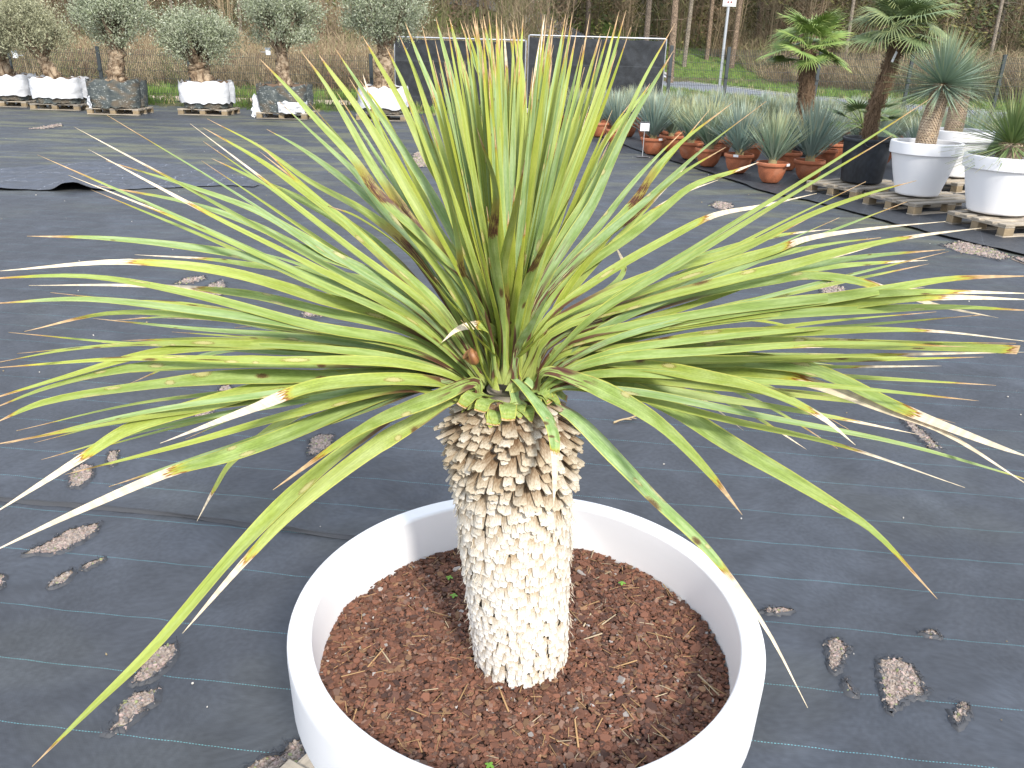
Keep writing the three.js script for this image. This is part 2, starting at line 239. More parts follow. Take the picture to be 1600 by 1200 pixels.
tear([[1.256, -1.796], [1.270, -1.791], [1.302, -1.827], [1.327, -1.832], [1.317, -1.798], [1.277, -1.759], [1.248, -1.735], [1.244, -1.753]], 'small jagged gravel tear near the lower right corner', 0.007, 0.016, 16);
tear([[1.989, -3.842], [2.028, -3.782], [2.042, -3.635], [2.029, -3.475], [1.982, -3.472], [1.971, -3.616]], 'long slanted tear with dark gravel under the bleached leaf, right', 0.009, 0.02, 17);
tear([[2.469, -6.472], [2.605, -6.505], [2.603, -6.204], [2.443, -6.117], [2.361, -6.109]], 'pale gravel patch behind the right leaves', 0.014, 0.03, 18);
tear([[-2.318, -5.707], [-2.274, -5.937], [-2.220, -6.034], [-2.139, -5.863], [-2.098, -5.631], [-2.195, -5.557]], 'pale gravel patch behind the left leaves, lower stripe', 0.014, 0.03, 19);
tear([[-2.544, -5.891], [-2.519, -6.077], [-2.413, -6.164], [-2.361, -6.075], [-2.419, -5.940]], 'pale gravel stripe behind the left leaves, upper stripe', 0.014, 0.02, 20);
tear([[-1.432, -5.253], [-1.407, -5.327], [-1.300, -5.337], [-1.283, -5.224], [-1.373, -5.188]], 'small gravel patch seen under the left leaf fan, upper', 0.013, 0.02, 21);
tear([[-1.527, -3.910], [-1.542, -3.996], [-1.505, -4.016], [-1.450, -3.941], [-1.463, -3.889]], 'small gravel patch seen under the left leaf fan, middle', 0.01, 0.014, 22);
tear([[-1.553, -3.597], [-1.562, -3.672], [-1.511, -3.714], [-1.476, -3.678], [-1.478, -3.595]], 'small gravel patch seen under the left leaf fan, lower', 0.01, 0.014, 23);
tear([[-1.625, -12.572], [-1.758, -14.313], [-1.541, -14.739], [-1.268, -14.428], [-1.114, -13.122], [-1.324, -12.635]], 'square sandy patch in the yard behind the plant, left of the crown', 0.03, 0.05, 24);
tear([[-9.431, -16.340], [-9.487, -17.016], [-9.467, -17.619], [-9.266, -17.232], [-9.228, -16.536]], 'pale torn strip far left in the yard', 0.03, 0.05, 25);
tear([[2.312, -9.962], [2.480, -10.300], [2.636, -10.189], [2.566, -9.831], [2.393, -9.640]], 'small pale torn patch right behind the crown', 0.016, 0.03, 26);
tear([[4.186, -8.028], [4.495, -8.269], [4.643, -8.057], [4.658, -7.681], [4.647, -7.194], [4.824, -7.499], [4.724, -7.638], [4.445, -7.455], [4.371, -7.596], [4.230, -7.734]], 'mossy dirt strip along the edge of the dark sheet at far right', 0.018, 0.03, 27);
// ---------------------------------------------------------------- pallets
const woodMaps = [[172, 160, 142], [156, 146, 130], [140, 132, 120]].map((b, q) => tex(512, 256, (u, v) => { const g = tn(u * 0.5 + q * 0.13, v, 8) * 0.5 + 0.5 * n2(u * 5 + q * 9, v * 90) + 0.25 * n2(u * 30, v * 240), k = 1 + 0.17 * g, w = sstep(tn(u, v, 4 + q), 0.1, 0.7) * 0.25; const c = mix3([b[0] * k, b[1] * k, b[2] * k], [118, 116, 112], w); return c; }));
const woodMats = woodMaps.map((m) => std(0xffffff, 0.9, { map: m })), blockMat = std(rgb(0.82, 0.72, 0.56), 0.9, { map: woodMaps[1] });
function pallet(x, z, turn, label, W = 1.2, D = 0.8, n = 5, y = 0) {
  const t = thing('pallet', label, 'pallet', [x, y + 0.004, z], turn, 'wooden pallets'), bw = D / n * 0.68;
  for (const bz of [-D / 2 + 0.05, 0, D / 2 - 0.05]) mesh('bottom_board', boxUv(W, 0.02, 0.1, 0, 0.010, bz), pick(woodMats), t);
  for (const bx of [-W / 2 + 0.07, 0, W / 2 - 0.07]) { for (const bz of [-D / 2 + 0.05, 0, D / 2 - 0.05]) mesh('block', boxUv(0.13, 0.078, 0.096, bx, 0.0595, bz, 0.006), blockMat, t); mesh('stringer_board', boxUv(0.13, 0.02, D - 0.004, bx, 0.109, 0), pick(woodMats), t); }
  for (let i = 0; i < n; i++) mesh('deck_board', boxUv(W + rr(-0.006, 0.006), 0.021, bw, rr(-0.004, 0.004), 0.1300 + rr(0, 0.001), -D / 2 + bw / 2 + i * (D - bw) / (n - 1)), pick(woodMats), t);
  return t;
}
// ---------------------------------------------------------------- the white pot in front
const whiteMat = new THREE.MeshPhysicalMaterial({ color: rgb(0.86, 0.865, 0.88), roughness: 0.42, clearcoat: 0.12, clearcoatRoughness: 0.4, bumpMap: noiseMap(30, 0.3, 0.7), bumpScale: 0.0006, side: THREE.DoubleSide });
function roundProfile(list) { return list; }
function bigPot(name, label, [x, y, z], R, h, band, rb, wall, depth, group) {
  const t = thing(name, label, 'pot', [x, y, z], 0, group), b = h - band, rin = R - wall;
  const body = lathe([[0.001, 0.004], [rb - 0.03, 0.004], [rb - 0.008, 0.010], [rb, 0.03], [lerp(rb, R - 0.028, 0.5), b * 0.5], [R - 0.03, b + 0.006]], 96);
  mesh('body', body, whiteMat, t);
  const rim = lathe([[R - 0.034, b], [R - 0.014, b], [R - 0.006, b + 0.003], [R - 0.003, b + 0.010], [R, h - 0.02], [R - 0.0008, h - 0.007], [R - 0.003, h - 0.002], [R - 0.008, h], [rin + 0.007, h], [rin + 0.002, h - 0.002], [rin, h - 0.007], [rin - 0.004, h - depth * 0.5], [rin - 0.010, h - depth - 0.05]], 96);
  mesh('rim', rim, whiteMat, t); return t;
}
pallet(0.04, -1.27, -0.52, 'weathered pallet under the big white pot in front, mostly hidden', 1.1, 0.8, 5);
bigPot('white_planter', 'large round white planter in front, filled with bark mulch', [0.04, 0.1450, -1.318], 0.455, 0.538, 0.14, 0.34, 0.046, 0.12);

// bark mulch with straw, on a bed of soil
const potX = 0.037, potZ = -1.316, mulchY = (x, z) => { const dx = x - potX, dz = z - potZ, r = Math.hypot(dx, dz); return 0.572 + 0.012 * Math.exp(-r * r / 0.03) + 0.006 * fbm(x * 7, z * 7, 3) + 0.01 * sstep(r, 0.3, 0.41) * fbm(x * 3, z * 3, 2); };
{
  const t = stuff(thing('bark_mulch', 'reddish brown bark mulch with straw bits filling the white planter', 'mulch'));
  t.userData.kind = 'stuff';
  const pos = [], idx = [], N = 72, M = 24; for (let j = 0; j <= M; j++) for (let i = 0; i <= N; i++) { const a = i / N * Math.PI * 2, r = Math.max(0.002, j / M * 0.4), x = potX + Math.cos(a) * r, z = potZ + Math.sin(a) * r; pos.push(x, mulchY(x, z) - 0.004, z); if (i && j) { const k = j * (N + 1) + i; idx.push(k - N - 2, k - N - 1, k, k - N - 2, k, k - 1); } }
  mesh('soil', geo(pos, idx), std(rgb(0.045, 0.024, 0.018), 1), t);
  const chips = [0, 1, 2, 3].map((q) => { const s = new THREE.Shape(), n = 5 + q % 2, st = 0.5 + 0.16 * q; for (let i = 0; i < n; i++) { const a = i / n * 6.283 + rr(-0.3, 0.3), r = rr(0.65, 1.1); const x = Math.cos(a) * r, y = Math.sin(a) * r * st; i ? s.lineTo(x, y) : s.moveTo(x, y); } return new THREE.ExtrudeGeometry(s, { depth: 0.26, bevelEnabled: true, bevelSize: 0.08, bevelThickness: 0.07, bevelSegments: 1 }).rotateX(-Math.PI / 2); });
  const barkMat = std(0xffffff, 0.85);
  const cc = () => { const k = rand(), s = rr(0.48, 1.12); return k < 0.62 ? rgb(0.205 * s, 0.088 * s, 0.052 * s) : k < 0.8 ? rgb(0.115 * s, 0.055 * s, 0.038 * s) : k < 0.92 ? rgb(0.24 * s, 0.14 * s, 0.10 * s) : k < 0.985 ? rgb(0.27 * s, 0.15 * s, 0.08 * s) : rgb(0.42 * s, 0.38 * s, 0.35 * s); };
  chips.forEach((g) => { const l = []; for (let i = 0; i < 7000; i++) { const a = rr(0, 6.2832), r = 0.402 * Math.sqrt(rand()), x = potX + Math.cos(a) * r, z = potZ + Math.sin(a) * r, big = rand(); l.push([x, mulchY(x, z) + rr(-0.003, 0.004), z, rr(-0.4, 0.4) * (rand() < 0.12 ? 2 : 1), rr(0, 6.3), rr(-0.5, 0.5), big < 0.7 ? rr(0.0032, 0.0056) : big < 0.97 ? rr(0.005, 0.0085) : rr(0.008, 0.0125), cc()]); } stuff(instanced('bark_chips', g, barkMat, l, t)); });
  const st = []; const sg = new THREE.CylinderGeometry(0.5, 0.35, 1, 4).rotateZ(Math.PI / 2).scale(1, 0.05, 0.075);
  for (let i = 0; i < 460; i++) { const a = rr(0, 6.2832), r = 0.395 * Math.sqrt(rand()), x = potX + Math.cos(a) * r, z = potZ + Math.sin(a) * r, s = rr(0.6, 1.2); st.push([x, mulchY(x, z) + rr(0.004, 0.009), z, 0, rr(0, 6.3), rr(-0.15, 0.15), rand() < 0.14 ? rr(0.03, 0.062) : rr(0.01, 0.03), rand() < 0.75 ? rgb(0.42 * s, 0.26 * s, 0.12 * s) : rgb(0.5 * s, 0.4 * s, 0.26 * s)]); }
  stuff(instanced('straw', sg, std(0xffffff, 0.7), st, t));
}
for (const [x, z, lab] of [[0.262, -1.55, 'tiny green seedling in the mulch right of the trunk'], [-0.13, -1.555, 'tiny green seedling in the mulch left behind the trunk'], [-0.115, -1.49, 'tiny green seedling in the shaded mulch beside the trunk'], [-0.02, -1.03, 'tiny green seedling near the front of the mulch']]) {
  const t = thing('seedling', lab, 'seedling', [x, mulchY(x, z) + 0.004, z], rr(0, 6)); const gm = std(rgb(0.16, 0.34, 0.04), 0.6);
  mesh('stem', tube([V(0, -0.008, 0), V(0.001, 0.008, 0)], [0.0012, 0.0009], 5), gm, t);
  for (let i = 0; i < 4; i++) { const a = i * 1.57 + 0.3, g = new THREE.CircleGeometry(0.0040, 7).rotateX(-1.2).scale(0.75, 1, 1.2).translate(0, 0.007, 0.0045).rotateY(a); mesh('leaf', g, gm, t); }
}

// ---------------------------------------------------------------- the big yucca
const axis = (y) => V(lerp(0.034, -0.007, clamp((y - 0.57) / 0.62, 0, 1)), y, lerp(-1.302, -1.31, clamp((y - 0.57) / 0.62, 0, 1)));
const core = (y) => { const t = (y - 0.565) / 0.62; return 0.006 * (1 - sstep(t, 0.62, 0.82)) + (t > 0.86 ? lerp(0.088, 0.03, Math.min(1, (t - 0.86) / 0.12)) : t < 0.08 ? lerp(0.068, 0.083, t / 0.08) : t < 0.5 ? lerp(0.083, 0.092, (t - 0.08) / 0.42) : t < 0.82 ? lerp(0.092, 0.093, (t - 0.5) / 0.32) : lerp(0.093, 0.088, (t - 0.82) / 0.04)); };
const yucca = thing('yucca', 'large yucca with long green leaves and pale scaly trunk, in the front planter', 'yucca', [0.034, 0.55, -1.302]);
const local = (g) => g.translate(-0.034, -0.55, 1.302);
{
  const pts = [], rad = []; for (let i = 0; i <= 40; i++) { const y = 0.555 + i / 40 * 0.60; pts.push(axis(y)); rad.push(core(y) - 0.004); }
  const trunk = mesh('trunk', local(tube(pts, rad, 40, 0.03, 20)), std(rgb(0.44, 0.38, 0.30), 0.95), yucca);
  // leaf bases: downward-turned plates with torn ends, set in a spiral
  const plate = (seed, wT) => { const r = rng(seed), pos = [], idx = [], uv = [], NU = 4, NV = 5; const jag = [0, 1, 2, 3, 4].map(() => r() * 0.12); const cup = 0.06 + r() * 0.1, bend = -0.1 + r() * 0.35;
    for (let s = 0; s < 2; s++) for (let j = 0; j <= NV; j++) for (let i = 0; i <= NU; i++) { const u = i / NU - 0.5, v = j / NV, w = lerp(1, wT, v) * (v < 0.2 ? lerp(1.15, 1, v / 0.2) : 1); const L = v * (1 - (j === NV ? jag[i] : 0)); pos.push(u * w, -L * Math.cos(bend * v), L * Math.sin(bend * v) * 0.5 - cup * u * u * 2 * (0.5 + v) + (s ? -0.05 : 0.03)); uv.push(i / NU, v); }
    const K = (NU + 1) * (NV + 1), at = (s, j, i) => s * K + j * (NU + 1) + i;
    for (let j = 0; j < NV; j++) for (let i = 0; i < NU; i++) { idx.push(at(0, j, i), at(0, j + 1, i), at(0, j + 1, i + 1), at(0, j, i), at(0, j + 1, i + 1), at(0, j, i + 1)); if (i === 0 || i === NU - 1 || j === NV - 1) idx.push(at(1, j, i), at(1, j + 1, i + 1), at(1, j + 1, i), at(1, j, i), at(1, j, i + 1), at(1, j + 1, i + 1)); }
    for (let i = 0; i < NU; i++) idx.push(at(0, NV, i), at(1, NV, i), at(1, NV, i + 1), at(0, NV, i), at(1, NV, i + 1), at(0, NV, i + 1));
    for (let j = 0; j < NV; j++) for (const i of [0, NU]) idx.push(at(0, j, i), at(1, j, i), at(1, j + 1, i), at(0, j, i), at(1, j + 1, i), at(0, j + 1, i));
    return toCreasedNormals(geo(pos, idx, uv), 0.7); };
  const plates = [plate(1, 0.85), plate(2, 0.7), plate(3, 0.95), plate(4, 0.6), plate(5, 0.8), plate(6, 0.75)];
  // each plate is brown where it was covered and bleached and fibrous at its open end
  const plateTex = (a, b, seed) => tex(64, 128, (u, v) => { const f = n2(u * 26 + seed, v * 3) * 0.6 + n2(u * 60, v * 9 + seed) * 0.4, e = clamp(v * 1.25 - 0.15 + 0.25 * n2(u * 5 + seed, v * 4), 0, 1); const c = mix3(a, b, e), s = 1 + 0.13 * f; const m = sstep(n2(u * 4 + seed * 3, v * 5), 0.5, 0.8) * 0.4; return mix3([c[0] * s, c[1] * s, c[2] * s], [112, 88, 62], m); });
  const tones = [plateTex([104, 78, 52], [176, 160, 134], 1), plateTex([118, 94, 68], [190, 178, 156], 2), plateTex([146, 124, 96], [206, 198, 182], 3), plateTex([166, 146, 118], [216, 210, 198], 4), plateTex([182, 166, 142], [222, 218, 209], 5), plateTex([192, 180, 160], [224, 221, 214], 6)].map((m) => std(0xffffff, 0.88, { map: m }));
  const rest = tones.map(() => []), o = new THREE.Object3D(); let n = 0, front = 0, y = 1.150;
  const make = (y, th, w, l, out, tone, own) => {
    const a = axis(y), r = core(y), c = Math.cos(th), s = Math.sin(th);
    o.position.set(a.x + c * (r + 0.001) - 0.034, y - 0.55, a.z + s * (r + 0.001) + 1.302); o.rotation.order = 'YXZ'; o.rotation.set(-out, Math.PI / 2 - th, rr(-0.22, 0.22)); o.scale.set(w, l, w); o.updateMatrix();
    const g = pick(plates);
    if (own) { const m = mesh('leaf_base', g, tones[tone], trunk); m.position.copy(o.position); m.rotation.copy(o.rotation); m.scale.copy(o.scale); }
    else rest[tone].push(g.clone().applyMatrix4(o.matrix));
  };
  while (y > 0.572) {
    const th = n * 2.39996 + rr(-0.09, 0.09), h = (y - 0.565) / 0.62, top = sstep(h + 0.03 * Math.sin(th * 2), 0.60, 0.80), low = 1 - sstep(h, 0.28, 0.5);
    const w = lerp(lerp(0.019, 0.0135, low), 0.0195, top) * rr(0.8, 1.2), l = lerp(lerp(0.033, 0.023, low), 0.040, top) * rr(0.75, 1.25);
    const out = lerp(lerp(0.17, 0.13, low), 0.82 + 0.25 * sstep(h, 0.75, 0.9), top) + rr(-0.07, 0.09) * (1 + top * 2.2) - (h > 0.93 ? 0.1 : 0);
    let q = lerp(lerp(3.3, 4.6, low), 0.9, sstep(h, 0.55, 0.85)) + rr(-0.9, 0.9); const tone = clamp(Math.round(q), 0, 5);
    const own = Math.sin(th) > 0.05 && front < 300; if (own) front++;
    make(y + rr(-0.002, 0.002), th, w, l, out, tone, own); n++; y -= lerp(lerp(0.00038, 0.00022, low), 0.00036, top);
  }
  rest.forEach((l, i) => l.length && stuff(mesh('leaf_bases', merge(l), tones[i], trunk)));
  // frayed fibres hanging between the plates
  const fib = []; for (let i = 0; i < 420; i++) { const y = rr(0.58, 1.0), th = rr(0, 6.283), a = axis(y), r = core(y) + 0.008, c = Math.cos(th), s = Math.sin(th), l = rr(0.006, 0.02), ot = rr(0.001, 0.005); const p = V(a.x + c * r, y, a.z + s * r); fib.push(tube([p, V(p.x + c * ot + rr(-0.003, 0.003), y - l * 0.6, p.z + s * ot), V(p.x + c * ot * 1.6, y - l, p.z + s * ot * 1.6)], [0.0007, 0.0006, 0.0003], 3, 0, 1, false)); }
  stuff(mesh('fibres', local(merge(fib)), std(rgb(0.68, 0.6, 0.47), 0.9), trunk));
}
// leaf skins: lengthwise veins, yellow margins, dry tips, necrotic bands and spots
function leafTex(seed, o) {
  const r = rng(seed * 31 + 7), spots = []; for (let i = 0; i < (o.spots ?? 1); i++) spots.push([r(), 0.2 + r() * 0.65, 0.05 + r() * 0.10, 0.004 + r() * 0.014, r() < 0.3]);
  const tip = o.tip ?? 0.06, tipEdge = [0, 1, 2].map(() => r());
  return tex(48, 768, (u, v) => {
    const e = Math.abs(u - 0.5) * 2, vein = 0.09 * n2(u * 30 + seed * 9, v * 3) + 0.07 * n2(u * 70, v * 5 + seed) + 0.05 * n2(u * 9 + seed, v * 70), blotch = n2(u * 1.5 + seed * 5, v * 9), pale = n2(u * 3 + seed, v * 30);
    let c = mix3(o.a ?? [122, 146, 58], o.b ?? [132, 158, 84], clamp(0.5 + blotch * 0.6 + pale * 0.15, 0, 1));
    c = mix3(c, o.y ?? [164, 164, 56], clamp(sstep(v, 0.45, 1) * (0.55 + 0.5 * n2(v * 4, seed)), 0, 1) * (o.yk ?? 0.4));
    c = mix3(c, [186, 180, 84], sstep(e, 0.86, 0.95) * 0.7);
    c = mix3(c, [172, 180, 104], (1 - sstep(v, 0.02, 0.09)) * 0.7);
    c = [c[0] * (1 + vein), c[1] * (1 + vein), c[2] * (1 + vein)];
    for (const [su, sv, sa, sb, dark] of spots) { const q = Math.hypot((u - su) / (sa * 1.6), (v - sv) / sb) + 0.3 * n2(u * 14, v * 260); if (q < 1) c = mix3(c, dark ? [74, 44, 26] : [186, 172, 122], q < 0.75 ? 0.75 : 0.5); else if (q < 1.25) c = mix3(c, [116, 84, 44], 0.45); }
    if (o.band) { const [b0, b1] = o.band, w = v + 0.012 * n2(u * 9 + seed, v * 30) + 0.02 * (u - 0.5), k = sstep(w, b0 - 0.004, b0 + 0.004) * (1 - sstep(w, b1 - 0.06, b1)), halo = sstep(w, b0 - 0.003, b0) * (1 - sstep(w, b1, b1 + 0.07)); c = mix3(c, [146, 116, 44], halo * 0.55); c = mix3(c, mix3([54, 28, 22], [92, 46, 32], clamp(0.5 + n2(u * 12, v * 120), 0, 1)), k * (sstep(n2(u * 9 + 4, v * 16 + seed) + 0.4 * n2(u * 22, v * 70), -1.0 + 1.1 * (w - b0) / (b1 - b0), 0.15) * 0.93)); }
    { const k = sstep(n2(seed * 3.3, v * 5) * 0.5 + (u < 0.5 ? 1 - u : u) - 0.35, 0.42, 0.6) * (((seed >> 1) & 1) === (u < 0.5 ? 1 : 0) ? 1 : 0) * sstep(v, 0.03, 0.07) * (1 - sstep(v, 0.24, 0.36)); c = mix3(c, [78, 42, 38], k * 0.8); }
    if (o.streak) { const k = sstep(n2(u * 5 + seed, v * 6), 0.05, 0.3) * sstep(v, 0.04, 0.08) * (1 - sstep(v, 0.3, 0.42)); c = mix3(c, [82, 46, 42], k * 0.85); }
    const w = 1 - v + 0.02 * n2(u * 6 + seed, v * 12) + 0.05 * (u - 0.5) * (tipEdge[0] - 0.5) + (e > 0.7 ? -0.01 : 0), dry = 1 - sstep(w, tip - 0.006, tip + 0.004), warn = 1 - sstep(w, tip, tip + 0.05);
    c = mix3(c, [190, 168, 44], warn * 0.7); if (w > tip - 0.008 && w < tip + 0.012) c = mix3(c, [122, 70, 36], 0.75);
    const d = 1 + 0.12 * n2(u * 24 + seed, v * 8) + 0.1 * n2(v * 60, seed); return mix3(c, [(o.white ? 216 : 190) * d, (o.white ? 200 : 160) * d, (o.white ? 176 : 124) * d], dry * 0.95);
  });
}
const leafMat = (o, s) => new THREE.MeshPhysicalMaterial({ map: leafTex(s, o), roughness: 0.5, specularIntensity: 0.6, side: THREE.DoubleSide });
const G1 = { a: [124, 144, 70], b: [148, 166, 100] }, G2 = { a: [118, 142, 80], b: [144, 164, 116], yk: 0.2 }, G3 = { a: [136, 150, 66], b: [152, 166, 92], yk: 0.5 };
const skins = { g: [leafMat({ ...G1, tip: 0.045 }, 1), leafMat({ ...G2, tip: 0.035 }, 2), leafMat({ ...G3, tip: 0.05 }, 3), leafMat({ ...G2, tip: 0.06, spots: 4, streak: 1 }, 4)], t: [leafMat({ ...G1, tip: 0.13, white: 1 }, 5), leafMat({ ...G3, tip: 0.17, white: 1, spots: 4 }, 6), leafMat({ ...G1, tip: 0.1, streak: 1 }, 7)], w: [leafMat({ ...G3, tip: 0.36, white: 1, spots: 3 }, 8), leafMat({ ...G1, tip: 0.28, white: 1, spots: 3 }, 9)], b: [leafMat({ ...G1, tip: 0.07, band: [0.30, 0.42] }, 10), leafMat({ ...G2, tip: 0.06, band: [0.25, 0.37] }, 11), leafMat({ ...G3, tip: 0.06, band: [0.40, 0.52] }, 12)], y: [leafMat({ a: [132, 146, 54], b: [150, 158, 70], yk: 0.7, tip: 0.07 }, 13)], s: [leafMat({ ...G3, tip: 0.035, spots: 8 }, 14), leafMat({ ...G1, tip: 0.05, spots: 7 }, 15)], d: [leafMat({ a: [118, 146, 84], b: [150, 172, 120], tip: 0.22, white: 1, spots: 6, yk: 0.5 }, 16)], p: [leafMat({ ...G1, tip: 0.06, band: [0.39, 0.52] }, 18)], q: [leafMat({ ...G3, tip: 0.05, band: [0.27, 0.39] }, 19)], r: [leafMat({ ...G1, tip: 0.06, band: [0.53, 0.68] }, 20)], x: [leafMat({ ...G3, tip: 0.012, spots: 9 }, 17)] };
function blade(pts, W, face, twist, seed, blunt) {      // closed lens-shaped ribbon, channelled above, keeled below
  const N = 30, P = curve(pts, N), pos = [], uv = [], idx = [], R = 10; let side = null;
  for (let i = 0; i <= N; i++) {
    const s = i / N, t = P[Math.min(i + 1, N)].clone().sub(P[Math.max(i - 1, 0)]).normalize();
    if (!side) side = t.clone().cross(face).normalize(); side = side.clone().addScaledVector(t, -side.dot(t)).normalize();
    const a = twist * s * s + 0.12 * n2(s * 3, seed), sd = side.clone().applyAxisAngle(t, a), nm = sd.clone().cross(t).normalize();
    const prof = s < 0.1 ? lerp(1.35, 0.46, sstep(s, 0, 0.08)) : s < 0.46 ? lerp(0.46, 1, sstep(s, 0.06, 0.46)) : blunt ? lerp(1, 0.72, (s - 0.46) / 0.54) : Math.max(0.015, Math.pow(Math.max(0, 1 - (s - 0.46) / 0.54), 0.85));
    const w = W * prof * (1 + 0.03 * n2(s * 9, seed + 4)), th = Math.min(0.0035, 0.0022 * (1 - s * 0.6) + 0.004 * (1 - sstep(s, 0, 0.12))), ch = 0.13 * w * (1.1 - s * 0.5);
    for (const [u, up] of [[-0.5, ch], [-0.24, ch * 0.25 + th * 0.4], [0.02, th * 0.5], [0.26, ch * 0.3 + th * 0.4], [0.5, ch], [0.5, ch - 0.0002], [0.26, ch * 0.3 - th * 0.6], [0.02, -th * 0.8], [-0.24, ch * 0.25 - th * 0.6], [-0.5, ch - 0.0002]]) { pos.push(P[i].x + sd.x * u * w + nm.x * up, P[i].y + sd.y * u * w + nm.y * up, P[i].z + sd.z * u * w + nm.z * up); uv.push(u + 0.5, s); }
    if (i) for (const k of [0, 1, 2, 3, 5, 6, 7, 8]) { const a0 = (i - 1) * R + k, a1 = a0 + 1; idx.push(a0, a0 + R, a1 + R, a0, a1 + R, a1); }
  }
  if (blunt) for (let k = 0; k < 4; k++) { const a = N * R + k, b = N * R + 9 - k; idx.push(a, a + 1, b - 1, a, b - 1, b); }
  return local(geo(pos, idx, uv));
}
const crown = V(-0.0085, 1.185, -1.31); let leafSeed = 0;
function leaf(points, type, W, faceK = 1) {
  const first = points[0].clone().sub(crown), hz = Math.hypot(first.x, first.z) || 0.01, el = Math.atan2(first.y, hz), ax = first.x / hz, az = first.z / hz;
  const rb = lerp(0.066, 0.02, clamp((el + 0.2) / 1.5, 0, 1)), yb = lerp(1.118, 1.175, clamp((el + 0.5) / 1.6, 0, 1)), base = V(crown.x + ax * rb, yb, crown.z + az * rb);
  const rise = base.clone().add(V(ax * 0.02, 0.032, az * 0.02)), all = [base]; if (points[0].distanceTo(base) > 0.12 && el < 0.9) all.push(rise.lerp(points[0], 0.08)); all.push(...points);
  const t = points[points.length - 1].clone().sub(base).normalize(); let face = V(-ax * Math.sin(el) * 0.8, 1, -az * Math.sin(el) * 0.8 + 0.62 * faceK); face.addScaledVector(t, -face.dot(t)).normalize();
  const s = ++leafSeed, m = mesh('leaf', blade(all, W, face, rr(-0.5, 0.5), s * 1.7, type === 'x'), pick(skins[type]), yucca); return m;
}
